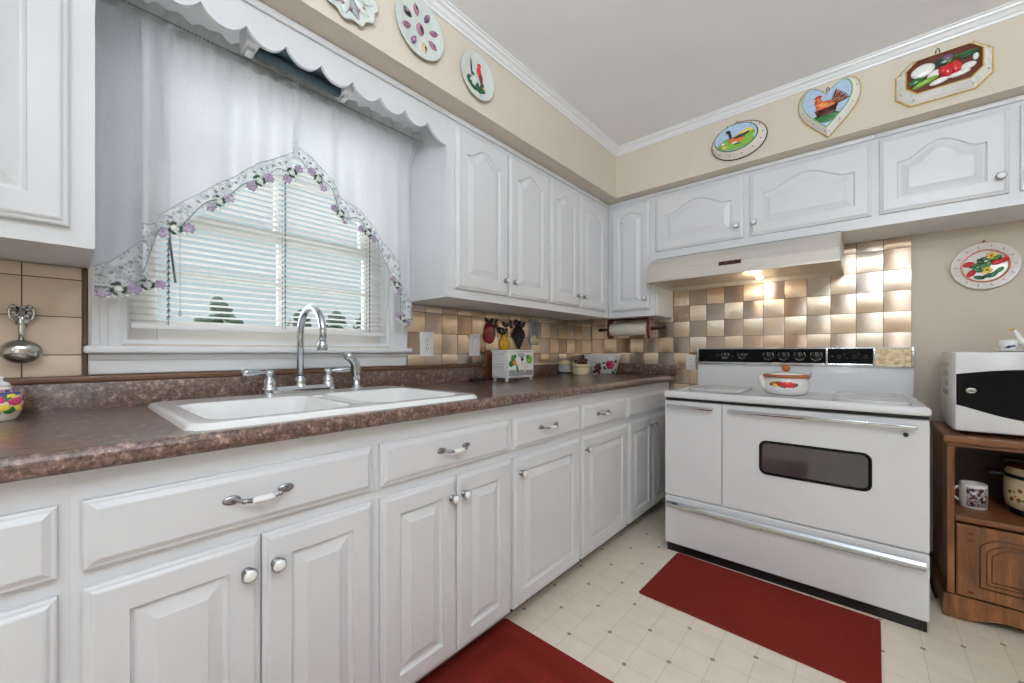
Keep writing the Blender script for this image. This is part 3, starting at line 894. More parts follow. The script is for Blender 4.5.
ysl = [LT0 - 0.1065 * k for k in range(7)][::-1]
tilewall('backsplash_tile', FL(0.0005), ysl, [1.0, 1.062, 1.166, 1.269, 1.304], lambda a, b: 3)
mb = MB(); mb.box(0.0005, 0.011, LT0 + 0.001, -2.7885, 1.005, 1.305, 0.002); mb.build('trim_2', 'grout', kind='structure')

# ------------------------------------------------------------------ counter
ct = thing('countertop', 'speckled brown laminate countertop running under the window to the corner', 'countertop', (0.34, -1.7, 0.87))
mb = MB()
def prof_ct(y):
    pts = [(0.57, 0.8702), (0.655, 0.8702)]
    for k in range(9):
        a = -PI / 2 + PI * k / 8
        pts.append((0.660 + 0.012 * math.cos(a) if abs(math.sin(a)) < 0.99 else 0.660, 0.89 + 0.0198 * math.sin(a)))
    pts += [(0.655, 0.91), (0.57, 0.91)]
    return [(x, y, z) for x, z in pts]
CY0, CY1 = -3.42, -0.012
mb.loft([prof_ct(CY0), prof_ct(CY1)], True, True, True, False)
SY0, SY1 = -2.635, -1.895
mb.box(0.0245, 0.57, CY0, SY0, 0.8702, 0.91); mb.box(0.0245, 0.57, SY1, CY1, 0.8702, 0.91); mb.box(0.0245, 0.21, SY0, SY1, 0.8702, 0.91)
mb.build('worktop', 'granite', ct)
mb = MB(); mb.box(0.0102, 0.0242, CY0, -0.0105, 0.8702, 0.985, 0.003)
mb.box(0.0242, 0.683, -0.0302, -0.0105, 0.9102, 0.985, 0.003); mb.build('back_splash', 'granite', ct)
mb = MB()
mb.box(0.0102, 0.024, CY0, -1.25, 0.9855, 1.0045, 0.004)
tag(mb.build('wooden_ledge', 'woodstrip', at=(0.017, -2.3, 0.9855)), 'thin brown wood strip on top of the speckled backsplash below the window', 'ledge')

# ------------------------------------------------------------------ sink
sk = thing('kitchen_sink', 'white porcelain double bowl sink set in the brown counter', 'sink', (0.34, -2.265, 0.91))
def sdr(x, y, x0, x1, y0, y1, r):
    cx, cy = (x0 + x1) / 2, (y0 + y1) / 2
    qx, qy = abs(x - cx) - (x1 - x0) / 2 + r, abs(y - cy) - (y1 - y0) / 2 + r
    return math.hypot(max(qx, 0), max(qy, 0)) + min(max(qx, qy), 0) - r
def sst(a, b, x):
    t = max(0, min(1, (x - a) / (b - a))); return t * t * (3 - 2 * t)
OX0, OX1, OY0, OY1 = 0.050, 0.640, -2.672, -1.862
mb = MB()
nx, ny = 118, 150
idx = []
for j in range(ny + 1):
    y = OY0 - 0.002 + (OY1 - OY0 + 0.004) * j / ny
    for i in range(nx + 1):
        x = OX0 - 0.002 + (OX1 - OX0 + 0.004) * i / nx
        do = -sdr(x, y, OX0, OX1, OY0, OY1, 0.045)
        if do > 0.014: z = 0.9225
        elif do > 0: z = 0.909 + 0.0135 * math.sqrt(max(0, 1 - (1 - do / 0.014) ** 2))
        else: z = 0.909
        for bx0, bx1, by0, by1, dp in ((0.205, 0.595, -2.630, -2.290, 0.17), (0.205, 0.595, -2.240, -1.905, 0.17)):
            d = -sdr(x, y, bx0, bx1, by0, by1, 0.06)
            if d > 0:
                z = min(z, 0.9225 - 0.010 * sst(0, 0.016, d) - (dp - 0.01) * sst(0.010, 0.045, d))
        if abs(y + 2.265) < 0.03 and 0.25 < x < 0.55: z = min(z, 0.9225 - 0.006 * sst(0.03, 0.005, abs(y + 2.265)))
        idx.append((x, y, z))
i0 = mb.add(idx)
for j in range(ny):
    for i in range(nx):
        a = i0 + j * (nx + 1) + i
        xm, ym = idx[a - i0][0], idx[a - i0][1]
        if -sdr(xm, ym, OX0, OX1, OY0, OY1, 0.045) < -0.012: continue
        mb.face((a, a + 1, a + nx + 2, a + nx + 1), True)
mb.build('basin', 'sinkp', sk)
for y in (-2.46, -2.07):
    mb = MB(); mb.lathe(Fr((0.40, y, 0.7528), (1, 0, 0), (0, 1, 0), (0, 0, 1)), [(0.045, 0), (0.042, 0.003), (0.03, 0.002), (0.001, 0.001)], 24); mb.build('drain', 'nickel', sk)

fz = 0.9228
fc = thing('kitchen_faucet', 'chrome gooseneck faucet with two lever handles behind the sink', 'faucet', (0.105, -2.262, fz))
mb = MB()
poly = rrect(0.078, 0.132, -2.385, -2.139, 0.026, 6)
mb.loft([[(x, y, fz) for x, y in poly], [(x, y, fz + 0.014) for x, y in poly], [(0.105 + (x - 0.105) * 0.72, -2.262 + (y + 2.262) * 0.95, fz + 0.026) for x, y in poly]], True, True, True, False)
mb.build('deck_plate', 'chrome', fc)
mb = MB()
mb.lathe(Fr((0.105, -2.262, fz + 0.016), (1, 0, 0), (0, 1, 0), (0, 0, 1)), [(0.024, 0), (0.024, 0.006), (0.018, 0.012), (0.020, 0.022), (0.018, 0.034), (0.0125, 0.040), (0.0115, 0.044)], 20)
pth = [(0.105, -2.262, fz + 0.05), (0.105, -2.262, 1.125)]
cx, rz = 0.200, 0.095
for k in range(1, 13):
    a = PI - (PI + 0.25) * k / 12
    pth.append((cx + rz * math.cos(a), -2.262, 1.130 + rz * math.sin(a)))
mb.tube(pth, 0.0112, 14)
e = Vector(pth[-1]); d = (e - Vector(pth[-2])).normalized()
mb.tube([e - d * 0.002, e + d * 0.006, e + d * 0.010, e + d * 0.026, e + d * 0.032], [0.0118, 0.0125, 0.0155, 0.017, 0.0145], 16)
mb.build('spout', 'chrome', fc)
for s in (-1, 1):
    y = -2.262 + s * 0.1
    mb = MB()
    G = Fr((0.105, y, fz + 0.016), (1, 0, 0), (0, 1, 0), (0, 0, 1))
    mb.lathe(G, [(0.026, 0), (0.026, 0.006), (0.020, 0.010), (0.022, 0.022), (0.018, 0.034), (0.011, 0.042), (0.0105, 0.050), (0.016, 0.056), (0.016, 0.062), (0.010, 0.068), (0.001, 0.069)], 20)
    p0 = Vector((0.105, y, fz + 0.075)); dr = Vector((0.012, s * 0.085, 0.004))
    mb.tube([p0, p0 + dr * 0.25, p0 + dr * 0.5, p0 + dr * 0.85, p0 + dr * 1.0], [0.006, 0.006, 0.010, 0.0125, 0.008], 12)
    mb.build('lever_handle', 'chrome', fc)
sp = thing('side_sprayer', 'chrome side sprayer standing right of the faucet on the sink ledge', 'sprayer', (0.10, -2.045, fz))
mb = MB(); mb.lathe(Fr((0.10, -2.045, fz), (1, 0, 0), (0, 1, 0), (0, 0, 1)), [(0.025, 0), (0.025, 0.006), (0.015, 0.012), (0.0145, 0.03), (0.012, 0.036)], 18, cap0=True)
mb.build('collar', 'chrome', sp)
mb = MB(); mb.tube([(0.10, -2.045, fz + 0.034), (0.10, -2.045, fz + 0.052), (0.10, -2.046, fz + 0.078), (0.101, -2.052, fz + 0.100), (0.105, -2.066, fz + 0.118), (0.110, -2.084, fz + 0.132), (0.113, -2.094, fz + 0.138)],
                   [0.015, 0.0175, 0.0185, 0.017, 0.0155, 0.018, 0.015], 16)
mb.build('spray_head', 'chrome', sp)

# ------------------------------------------------------------------ outlets
def outlet(F, u0, u1, v0, v1, label, kind):
    t = thing('wall_outlet', label, 'outlet', F.p((u0 + u1) / 2, (v0 + v1) / 2, 0.0095), 'white wall plates in the tiles')
    mb = MB(); cu, cv = (u0 + u1) / 2, (v0 + v1) / 2
    r0 = rrect(u0, u1, v0, v1, 0.004, 3); r1 = rrect(u0 + .004, u1 - .004, v0 + .004, v1 - .004, 0.003, 3)
    mb.loft([[F.p(a, b, 0.0095) for a, b in r0], [F.p(a, b, 0.0125) for a, b in r0], [F.p(a, b, 0.0155) for a, b in r1]], True, True, True)
    mb.build('cover_plate', 'outlet', t)
    mb = MB()
    if kind == 'duplex':
        for dv in (-0.022, 0.022):
            mb.prism(F, ell(cu, cv + dv, 0.0155, 0.0135, 18), 0.0155, 0.0175)
    elif kind == 'rocker':
        mb.prism(F, rrect(cu - 0.017, cu + 0.017, cv - 0.033, cv + 0.033, 0.003, 3), 0.0155, 0.018)
    mb.build('receptacle' if kind == 'duplex' else 'rocker', 'outlet', t)
    mb = MB()
    if kind == 'duplex':
        for dv in (-0.022, 0.022):
            for du in (-0.006, 0.006): mb.prism(F, [(cu + du - .0012, cv + dv - .001), (cu + du + .0012, cv + dv - .001), (cu + du + .0012, cv + dv + .007), (cu + du - .0012, cv + dv + .007)], 0.0174, 0.0178)
            mb.prism(F, ell(cu, cv + dv - 0.006, .0024, .0024, 8), 0.0174, 0.0178)
        mb.prism(F, ell(cu, cv, .003, .003, 8), 0.0154, 0.0163)
    else:
        for dv in (-0.048, 0.048): mb.prism(F, ell(cu, cv + dv, .003, .003, 8), 0.0154, 0.0163)
    mb.build('slot', 'slot', t)
outlet(FL(0.0005), -1.672, -1.590, 1.046, 1.170, 'white duplex outlet plate on tiles right beside the window trim', 'duplex')
outlet(FL(0.0005), -1.345, -1.265, 1.048, 1.171, 'white switch plate on tiles just left of the red apple plaque', 'rocker')
outlet(FB(-0.0005), 0.742, 0.806, 0.948, 1.052, 'white outlet plate between the counter end and the stove', 'duplex')

# ------------------------------------------------------------------ stove
SX0, SX1, SYF = 0.838, 1.838, -0.645
st = thing('stove', 'wide white electric range with black control panel and two oven doors', 'stove', (1.338, -0.34, 0.0))
mb = MB(); mb.box(SX0 + 0.004, SX1 - 0.004, SYF, -0.045, 0.0405, 0.826, 0.004); mb.build('body', 'enamel', st)
mb = MB(); mb.box(SX0 + 0.012, SX1 - 0.008, SYF - 0.015, -0.08, 0.0, 0.040); mb.build('kick_plate', 'black', st)
mb = MB(); mb.box(SX0 + 0.002, SX1 - 0.002, SYF - 0.008, SYF, 0.810, 0.8255); mb.build('vent_gap', 'black', st)
# cooktop: raised rim round a recessed deck
mb = MB()
def rr(x0, x1, y0, y1, r, z): return [(a, b, z) for a, b in rrect(x0, x1, y0, y1, r, 5)]
a = (SX0 - 0.004, SX1 + 0.004, -0.682, -0.055)
def ins(q, d): return (q[0] + d, q[1] - d, q[2] + d, q[3] - d)
mb.loft([rr(*ins(a, 0.006), 0.016, 0.826), rr(*ins(a, 0.001), 0.018, 0.829), rr(*a, 0.018, 0.835), rr(*a, 0.018, 0.846), rr(*ins(a, 0.003), 0.016, 0.853), rr(*ins(a, 0.008), 0.016, 0.858), rr(*ins(a, 0.016), 0.014, 0.861),
         rr(*ins(a, 0.024), 0.012, 0.860), rr(*ins(a, 0.045), 0.02, 0.851), rr(*ins(a, 0.05), 0.02, 0.850)], True, True, True, True)
mb.sm = [True] * len(mb.sm); mb.build('cooktop', 'enamel', st)
# doors, drawer
def slab(mb, F, u0, u1, v0, v1, w0, w1, r=0.006):
    p0 = rrect(u0, u1, v0, v1, r, 3); p1 = rrect(u0 + .004, u1 - .004, v0 + .004, v1 - .004, r * .8, 3)
    mb.loft([[F.p(x, y, w0) for x, y in p0], [F.p(x, y, w1 - .004) for x, y in p0], [F.p(x, y, w1) for x, y in p1]], True, True, True)
SF = FB(SYF)
def bar_handle(parent, u0, u1, v, name='handle', w=0.02, dep=0.028, h=0.0085):
    mb = MB()
    for u in (u0 + 0.02, u1 - 0.02): mb.tube([SF.p(u, v, w), SF.p(u, v, w + dep - 0.004)], 0.006, 10)
    mb.box(u0, u1, SYF - w - dep - h * 0.6, SYF - w - dep + h * 0.6, v - h, v + h, 0.0035)
    return mb.build(name, 'chrome', parent)
mb = MB(); slab(mb, SF, SX0 + 0.001, 1.1185, 0.302, 0.808, 0, 0.02); od = mb.build('narrow_door', 'enamel', st); bar_handle(od, 0.857, 1.086, 0.782)
mb = MB(); slab(mb, SF, 1.1215, SX1 - 0.001, 0.302, 0.808, 0, 0.02); od = mb.build('oven_door', 'enamel', st); bar_handle(od, 1.152, 1.802, 0.782)
mb = MB()
wp = rrect(1.280, 1.675, 0.498, 0.657, 0.03, 6); wq = rrect(1.285, 1.670, 0.503, 0.652, 0.027, 6); wr = rrect(1.292, 1.663, 0.510, 0.645, 0.022, 6)
mb.loft([[SF.p(x, y, .0195) for x, y in wp], [SF.p(x, y, .0225) for x, y in wp], [SF.p(x, y, .0225) for x, y in wq], [SF.p(x, y, .0205) for x, y in wr]], True, False, False)
i = mb.add([SF.p(x, y, .0205) for x, y in wr]); mb.m = 1; mb.face(list(range(i, i + len(wr))))
mb.build('window', ['blackglass', 'ovenglass'], od)
mb = MB(); mb.lathe(Fr(SF.p(1.772, 0.748, 0.02), SF.u, SF.v, SF.w), [(0.008, 0), (0.008, 0.006), (0.005, 0.009), (0.0004, 0.009)], 14); mb.build('door_latch', 'black', od)
mb = MB(); slab(mb, SF, SX0 + 0.001, SX1 - 0.001, 0.041, 0.297, 0, 0.02); dr = mb.build('drawer', 'enamel', st)
mb = MB()
for u in (0.88, 1.80): mb.tube([SF.p(u, 0.257, 0.02), SF.p(u, 0.257, 0.04)], 0.007, 10)
prof = [(-.016, -.006), (-.016, .003), (-.006, .0125), (.006, .0125), (.016, .003), (.016, -.006)]
mb.loft([[SF.p(u, 0.257 + b, 0.04 + c * 0.8) for b, c in prof] for u in (0.855, 0.865, 1.34, 1.815, 1.825)], True, True, True)
mb.build('handle', 'chrome', dr)
# back guard with the control panel
mb = MB()
mb.box(SX0 + 0.002, SX1 - 0.002, -0.088, -0.040, 0.846, 1.0, 0.004)
mb.box(SX0, SX1, -0.093, -0.0350, 0.992, 1.094, 0.005)
bg = mb.build('backguard', 'enamel', st)
PF = FB(-0.093)
mb = MB()
mb.box(0.840, 1.836, -0.0985, -0.093, 0.991, 1.0085, 0.002)
mb.box(0.840, 1.836, -0.0985, -0.093, 1.087, 1.094, 0.002)
for a_, b_ in ((0.840, 0.8475), (1.497, 1.506), (1.687, 1.697), (1.826, 1.836)): mb.box(a_, b_, -0.0995, -0.093, 0.992, 1.094, 0.002)
mb.build('panel_trim', 'chrome', bg)
mb = MB(); mb.box(0.8475, 1.497, -0.0965, -0.0931, 1.0085, 1.087); mb.box(1.506, 1.687, -0.0965, -0.0931, 1.0085, 1.087); pn = mb.build('control_panel', 'blackglass', bg)
mb = MB(); mb.box(1.697, 1.826, -0.0965, -0.0931, 1.0085, 1.087); mb.box(1.697, 1.826, -0.105, -0.0931, 0.996, 1.006, 0.002); mb.build('gold_panel', 'gold', bg)
def cknob(u, v, r, ringed=True, name='control_knob'):
    mb = MB(); G = Fr(PF.p(u, v, 0.0036), PF.u, PF.v, PF.w)
    mb.m = 0
    mb.lathe(G, [(r, 0), (r * 0.95, 0.008), (r * 0.8, 0.011), (0.0004, 0.011)], 18)
    mb.box(u - 0.0035, u + 0.0035, -0.118, -0.104, v - r * 0.9, v + r * 0.9, 0.002)
    if ringed:
        mb.m = 1
        for a0, a1 in ((-2.6, -0.55), (-0.2, 0.7), (2.45, 3.3)):
            mb.lathe(G, [(r * 1.22, 0.0004), (r * 1.22, 0.0016), (r * 1.42, 0.0016), (r * 1.42, 0.0004)], 12, True, a0, a1)
        mb.box(u - 0.0012, u + 0.0012, -0.1185, -0.1178, v, v + r * 0.9)
    return mb.build(name, ['black', 'nickel'], pn)
for u in (1.232, 1.307, 1.382, 1.456): cknob(u, 1.050, 0.0195)
for u in (1.003, 1.097): cknob(u, 1.050, 0.016)
for u in (1.553, 1.614, 1.657): cknob(u, 1.045, 0.0105, False, 'timer_knob')
mb = MB()   # printed scale marks, too small to read in the photo
for u, v, wd in ((0.963, 1.052, .010), (0.985, 1.060, .006), (1.026, 1.058, .008), (1.045, 1.046, .012), (1.128, 1.060, .008), (1.075, 1.062, .006), (1.525, 1.047, .007), (1.575, 1.058, .006), (1.584, 1.036, .005), (1.633, 1.06, .005)):
    mb.box(u - wd / 2, u + wd / 2, -0.0969, -0.0966, v - 0.0012, v + 0.0012)
mb.build('scale_marks', 'nickel', pn)
# burner covers lying on the cooktop
def cover(x0, x1, y0, y1, label):
    mb = MB()
    mb.loft([rr(x0 + i, x1 - i, y0 + i, y1 - i, r, z) for i, r, z in ((.004, .05, .8505), (0, .055, .852), (0, .055, .862), (.004, .05, .8655), (.012, .045, .8665), (.05, .03, .867))], True, True, True, True)
    tag(mb.build('burner_cover', 'burn', at=((x0 + x1) / 2, (y0 + y1) / 2, 0.8505)), label, 'burner cover', 'white burner covers')
cover(.895, 1.165, -.490, -.130, 'flat white burner cover on the left side of the stove top, next to the counter')
cover(1.545, 1.795, -.605, -.150, 'flat white burner cover on the right side of the stove top, below the gold panel')
# tea kettle
kx, ky, kz = 1.345, -0.325, 0.8505
kt = thing('tea_kettle', 'small white enamel kettle with painted fruit and a brown wooden lid knob', 'kettle', (kx, ky, kz))
K = Fr((kx, ky, kz), (1, 0, 0), (0, 1, 0), (0, 0, 1))
mb = MB(); mb.lathe(K, [(0.001, 0), (0.075, 0), (0.088, 0.005), (0.099, 0.022), (0.103, 0.042), (0.101, 0.062), (0.094, 0.082), (0.088, 0.09), (0.086, 0.094)], 36); kb = mb.build('body', 'porc', kt)
mb = MB(); mb.lathe(K, [(0.0985, 0.088), (0.102, 0.092), (0.102, 0.099), (0.098, 0.103), (0.085, 0.103), (0.085, 0.09)], 36, sx=1, sy=1); mb.build('wooden_band', 'p_copper', kt)
mb = MB(); mb.lathe(K, [(0.086, 0.101), (0.075, 0.108), (0.05, 0.114), (0.02, 0.117), (0.001, 0.118)], 30); ld = mb.build('lid', 'porc', kt)
mb = MB(); mb.sphere((kx, ky, kz + 0.134), 0.0195, 0.0195, 0.018); mb.build('lid_knob', 'p_copper', ld)
mb = MB(); ax = Vector((-0.86, -0.35, 0)).normalized(); c0 = Vector((kx, ky, kz))
mb.tube([c0 + ax * 0.085 + Vector((0, 0, .034)), c0 + ax * 0.104 + Vector((0, 0, .052)), c0 + ax * 0.113 + Vector((0, 0, .075)), c0 + ax * 0.121 + Vector((0, 0, .097))], [0.026, 0.020, 0.014, 0.010], 14)
mb.build('spout', 'porc', kt)
mb = MB(); ax2 = -ax
mb.tube([c0 + ax2 * 0.099 + Vector((0, 0, .08)), c0 + ax2 * 0.108 + Vector((0, 0, .095)), c0 + ax2 * 0.110 + Vector((0, 0, .112))], 0.005, 8); mb.build('handle_lug', 'darkmetal', kt)
mb = MB(); cam_dir = math.atan2(-2.84 - ky, 1.64 - kx)
def on_kettle(da, h, r, m):
    mb.m = m
    a = cam_dir + da; R0 = 0.1025
    c = c0 + Vector((math.cos(a) * R0, math.sin(a) * R0, h))
    mb.dome(Fr(c, (-math.sin(a), math.cos(a), 0), (0, 0, 1), (math.cos(a), math.sin(a), 0)), ell(0, 0, r, r * 0.9, 10), -0.002, 0.0045, 2)
for da, h, r, m in ((-.46, .055, .011, 2), (-.36, .048, .009, 3), (-.30, .060, .008, 1), (-.18, .055, .012, 0), (-.10, .045, .008, 1), (0.0, .050, .014, 0), (.08, .060, .007, 2), (.18, .052, .014, 0), (.31, .050, .012, 0), (.42, .052, .008, 1), (-.55, .052, .008, 1)):
    on_kettle(da * 1.12 - .05, h + .002, r * 1.25, m)
mb.build('painted_fruit', ['p_red', 'p_green', 'p_orange', 'p_yellow'], kb)

# ------------------------------------------------------------------ range hood
hd = thing('range_hood', 'brushed metal range hood mounted under the short cabinets above the stove', 'range hood', (1.11, -0.2, 1.5))
HX0, HX1 = 0.656, 1.572
HP = [(-0.475, 1.492), (-0.4765, 1.505), (-0.462, 1.555), (-0.440, 1.600), (-0.405, 1.632), (-0.360, 1.648), (-0.345, 1.6565)]
mb = MB()
outer = [(x, y) for x, y in HP] + [(-0.012, 1.6565), (-0.012, 1.492)]
inner = [(-0.468, 1.492), (-0.466, 1.505), (-0.452, 1.553), (-0.44, 1.575), (-0.03, 1.575), (-0.03, 1.492)]
mb.loft([[(x, y, z) for y, z in HP] for x in (HX0, HX1)], False, False, False, False)
# top, back and the two cheeks with wall thickness
mb.box(HX0, HX1, -0.345, -0.0125, 1.652, 1.6565); mb.box(HX0, HX1, -0.02, -0.0125, 1.492, 1.6565)
for xa, xb in ((HX0, HX0 + 0.004), (HX1 - 0.004, HX1)):
    mb.loft([[(xa, y, z) for y, z in outer], [(xb, y, z) for y, z in outer]], True, True, True)
mb.box(HX0, HX1, -0.478, -0.468, 1.490, 1.497, 0.002)
mb.build('canopy', 'steel', hd)
mb = MB(); mb.box(HX0 + 0.004, HX1 - 0.004, -0.462, -0.021, 1.515, 1.519); mb.build('underside', 'hoodin', hd)
mb = MB(); mb.box(HX0 + 0.012, HX1 - 0.004, -0.352, -0.3455, 1.632, 1.656, 0.002); mb.build('top_flange', 'nickel', hd)
mb = MB()
G = Fr((0, -0.4635, 1.552), (1, 0, 0), Vector((0, 0.014, 0.05)).normalized(), Vector((0, -0.05, 0.014)).normalized())
mb.prism(G, [(1.056, -0.012), (1.165, -0.012), (1.165, 0.010), (1.056, 0.010)], -0.004, 0.003); mb.m = 1
for k in range(3): mb.prism(G, rrect(1.066 + 0.033 * k, 1.088 + 0.033 * k, -0.007, 0.005, 0.002, 2), 0.003, 0.0065)
mb.build('switch_panel', ['p_brown', 'p_dark'], hd)
mb = MB(); mb.sphere((1.19, -0.105, 1.511), 0.020, 0.020, 0.010); mb.build('light_bulb', 'lampglow', hd)

# ------------------------------------------------------------------ plates on the soffit
def disc_plate(F, cu, cv, r, label, name, mats, decorate, wav=0.0, nw=0, sy=1.0, dep=0.018, lean=None):
    base = F.p(cu, cv, 0.0006)
    t = thing(name, label, 'plate', base)
    mb = MB()
    def oc(k): return [(cu + r * k * (1 + wav * math.cos(nw * 2 * PI * i / 72)) * math.cos(2 * PI * i / 72), cv + sy * r * k * (1 + wav * math.cos(nw * 2 * PI * i / 72)) * math.sin(2 * PI * i / 72)) for i in range(72)]
    mb.loft([[F.p(a, b, w) for a, b in oc(k)] for k, w in ((0.6, 0.0006), (0.94, dep * 0.7), (1.0, dep * 0.9), (1.0, dep), (0.96, dep * 0.98), (0.68, dep * 0.5), (0.62, dep * 0.42))], True, True, True, True)
    mb.build('dish', mats[0], t)
    mb = MB(); decorate(mb, F, cu, cv, r, dep); mb.build('decoration', mats, t)
    return t
LF = FL(SX)
def deco_egg(mb, F, cu, cv, r, d):
    for k in range(8):
        a = 2 * PI * k / 8 + 0.3
        R = 0.64 * r
        mb.m = [1, 2, 1, 3, 1, 2, 4, 1][k]
        mb.dome(F, leafp(cu + 0.40 * r * math.cos(a), cv + 0.40 * r * math.sin(a), 0.40 * r, 0.10 * r, a, 6), d * 0.44, 0.010, 3)
        mb.m = [2, 1, 3, 1, 2, 1, 3, 2][k]
        mb.dome(F, ell(cu + 0.62 * r * math.cos(a), cv + 0.62 * r * math.sin(a), 0.08 * r, 0.05 * r, 10, a), d * 0.44 + 0.005, 0.008, 2)
    mb.m = 1; mb.dome(F, ell(cu, cv, 0.16 * r, 0.20 * r, 16), d * 0.42, 0.008, 3)
    mb.m = 3; mb.dome(F, ell(cu + 0.03 * r, cv - 0.02 * r, 0.07 * r, 0.12 * r, 10, 0.5), d * 0.42 + 0.006, 0.005, 2)
disc_plate(LF, -1.972, 2.248, 0.105, 'round pale egg plate with mauve and dark painted leaf wells, on the soffit', 'egg_plate', ['p_celadon', 'p_mauve', 'p_purple', 'p_dark', 'p_tan'], deco_egg)
def deco_bird(mb, F, cu, cv, r, d):
    def P(m, x, y, rx, ry, a=0, h=0.004):
        mb.m = m; mb.dome(F, ell(cu + x * r, cv + y * r, rx * r, ry * r, 14, a), d * 0.42, h, 2)
    P(1, 0.10, 0.22, 0.13, 0.24, 0.2, 0.007); P(1, 0.10, 0.50, 0.10, 0.10, 0, .008); P(2, 0.20, 0.02, 0.10, 0.28, 0.25, 0.008)
    P(3, -0.35, 0.25, 0.04, 0.42, 0.12); P(3, -0.22, 0.0, 0.22, 0.03, -0.7); P(3, 0.32, -0.30, 0.12, 0.2, 0.3)
    for x, y, a in ((-.45, -.42, .4), (-.30, -.52, -.3), (-.1, -.55, .2), (.15, -.58, -.2), (.35, -.52, .5), (-.5, -.25, .9), (0, -.40, 1.2), (.22, -.42, .2)):
        mb.m = 4; mb.dome(F, ell(cu + x * r, cv + y * r, .17 * r, .09 * r, 10, a), d * .42, .005, 2)
    P(5, -0.42, 0.58, 0.07, 0.06); P(6, 0.38, -0.35, 0.09, 0.05, .3, .007); P(0, -0.12, -0.18, 0.09, 0.2, .2, .006)
disc_plate(LF, -1.684, 2.226, 0.096, 'round white plate with a red bird and dark foliage, nearest the corner on the soffit', 'bird_plate',
           ['p_celadon', 'p_red', 'p_brown', 'p_dark', 'p_dgreen', 'p_grey', 'p_yellow'], deco_bird)
def deco_leaf(mb, F, cu, cv, r, d):
    for k in range(11):
        a = 2 * PI * k / 11
        mb.m = k % 2
        mb.dome(F, leafp(cu + 0.15 * r * math.cos(a), cv + 0.15 * r * math.sin(a), 0.75 * r, 0.14 * r, a), d * 0.5, 0.009, 3)
    mb.m = 2; mb.dome(F, ell(cu, cv, .2 * r, .2 * r, 12), d * .5, .012, 3)
    for k in range(4):
        mb.m = 2; a = -1.9 + 0.45 * k; mb.dome(F, ell(cu + .6 * r * math.cos(a), cv + .6 * r * math.sin(a), .06 * r, .05 * r, 8), d * .5 + .006, .006, 2)
disc_plate(LF, -2.245, 2.206, 0.097, 'leaf-edged greyish white plate at the top of the photo, cut off by the frame', 'leaf_plate', ['p_celadon', 'p_grey', 'p_mauve'], deco_leaf, 0.06, 11)

def mould(F, outer, inner, dep, mats, label, name, deco, dots, hook, flute=0.0):
    cu = sum(p[0] for p in outer) / len(outer); cv = sum(p[1] for p in outer) / len(outer)
    t = thing(name, label, 'wall plaque', F.p(cu, cv, 0.0006))
    n = len(outer)
    def mixr(k, w, e=1.0):
        return [F.p(cu + (a * (1 - k) + c * k - cu) * e, cv + (b * (1 - k) + d_ * k - cv) * e, w) for (a, b), (c, d_) in zip(outer, inner)]
    mb = MB()
    mb.m = 1; mb.loft([mixr(0, 0.0006, 1.0), mixr(0, 0.004, 1.025), mixr(0, 0.008, 1.02), mixr(0.05, 0.009)], True, True, False, True)
    mb.m = 0
    rg = []
    for k, w in ((0.05, 0.009), (0.35, dep * 0.55), (0.7, dep * 0.85), (0.86, dep * 0.97)):
        R = mixr(k, w)
        if flute and 0.1 < k < 0.8:
            for i in range(n):
                if i % 4 < 2: R[i] = R[i] + F.w * (-flute)
        rg.append(R)
    mb.loft(rg, True, False, False, flute == 0)
    mb.m = 2; mb.loft([mixr(0.86, dep * 0.97), mixr(0.92, dep + 0.001), mixr(1.0, dep)], True, False, False, True)
    mb.m = 3; mb.loft([mixr(1.0, dep), mixr(1.0, dep - 0.004, 0.97), ], True, False, True, False)
    ms = mb.build('plaque_body', mats[:4], t)
    mb = MB(); deco(mb, F, dep - 0.0045); mb.build('painting', mats, t)
    mb = MB(); mb.m = 0
    for i in range(0, n, dots):
        p = mixr(0.42, dep * 0.63)[i]
        q = mixr(0.30, dep * 0.5)[i]
        mb.sphere(p, 0.0032, n=8, m=6)
    mb.build('rim_dots', [mats[4]], t)
    mb = MB(); hx, hv = hook
    mb.tube([F.p(hx - 0.006, hv - 0.012, 0.004), F.p(hx - 0.005, hv + 0.004, 0.006), F.p(hx, hv + 0.010, 0.006), F.p(hx + 0.005, hv + 0.004, 0.006), F.p(hx + 0.006, hv - 0.012, 0.004)], 0.0018, 6)
    mb.build('hanger', 'p_brown', t)
    return t
TF = FB(SY)
# duck
o_ = ell(1.143, 2.213, 0.132, 0.098, 64); i_ = ell(1.138, 2.217, 0.100, 0.068, 64)
def deco_duck(mb, F, w):
    cu, cv, r = 1.138, 2.217, 0.1
    def E(m, x, y, rx, ry, a=0, h=.004, n=16): mb.m = m; mb.dome(F, ell(cu + x * r, cv + y * r, rx * r, ry * r, n, a), w, h, 2)
    E(6, 0, -.28, .86, .34, 0, .002, 24); E(7, .45, .12, .40, .15, .2, .0025); E(6, .5, -.06, .42, .22, .2, .0025); E(7, -.55, -.38, .12, .08, 0, .004)
    E(8, .02, -.12, .36, .19, .1, .008); E(5, .20, -.02, .34, .10, .25, .011); E(5, .50, .06, .18, .055, .35, .010)
    E(5, -.27, .18, .075, .22, .25, .009); E(5, -.36, .38, .13, .085, -.1, .011); E(9, -.52, .34, .08, .03, .2, .010)
    E(9, -.62, -.18, .10, .06, 0, .004); E(9, -.05, -.28, .16, .05, .1, .010); E(5, .08, -.36, .2, .04, 0, .003)
mould(TF, o_, i_, 0.050, ['p_ivory', 'p_dark', 'p_dgreen', 'p_sky', 'p_dark', 'p_dark', 'p_lime', 'p_yellow', 'p_orange', 'p_white'],
      'oval ivory plaque painted with an orange and black duck, leftmost above the hood cabinet', 'duck_plaque', deco_duck, 5, (1.135, 2.311))
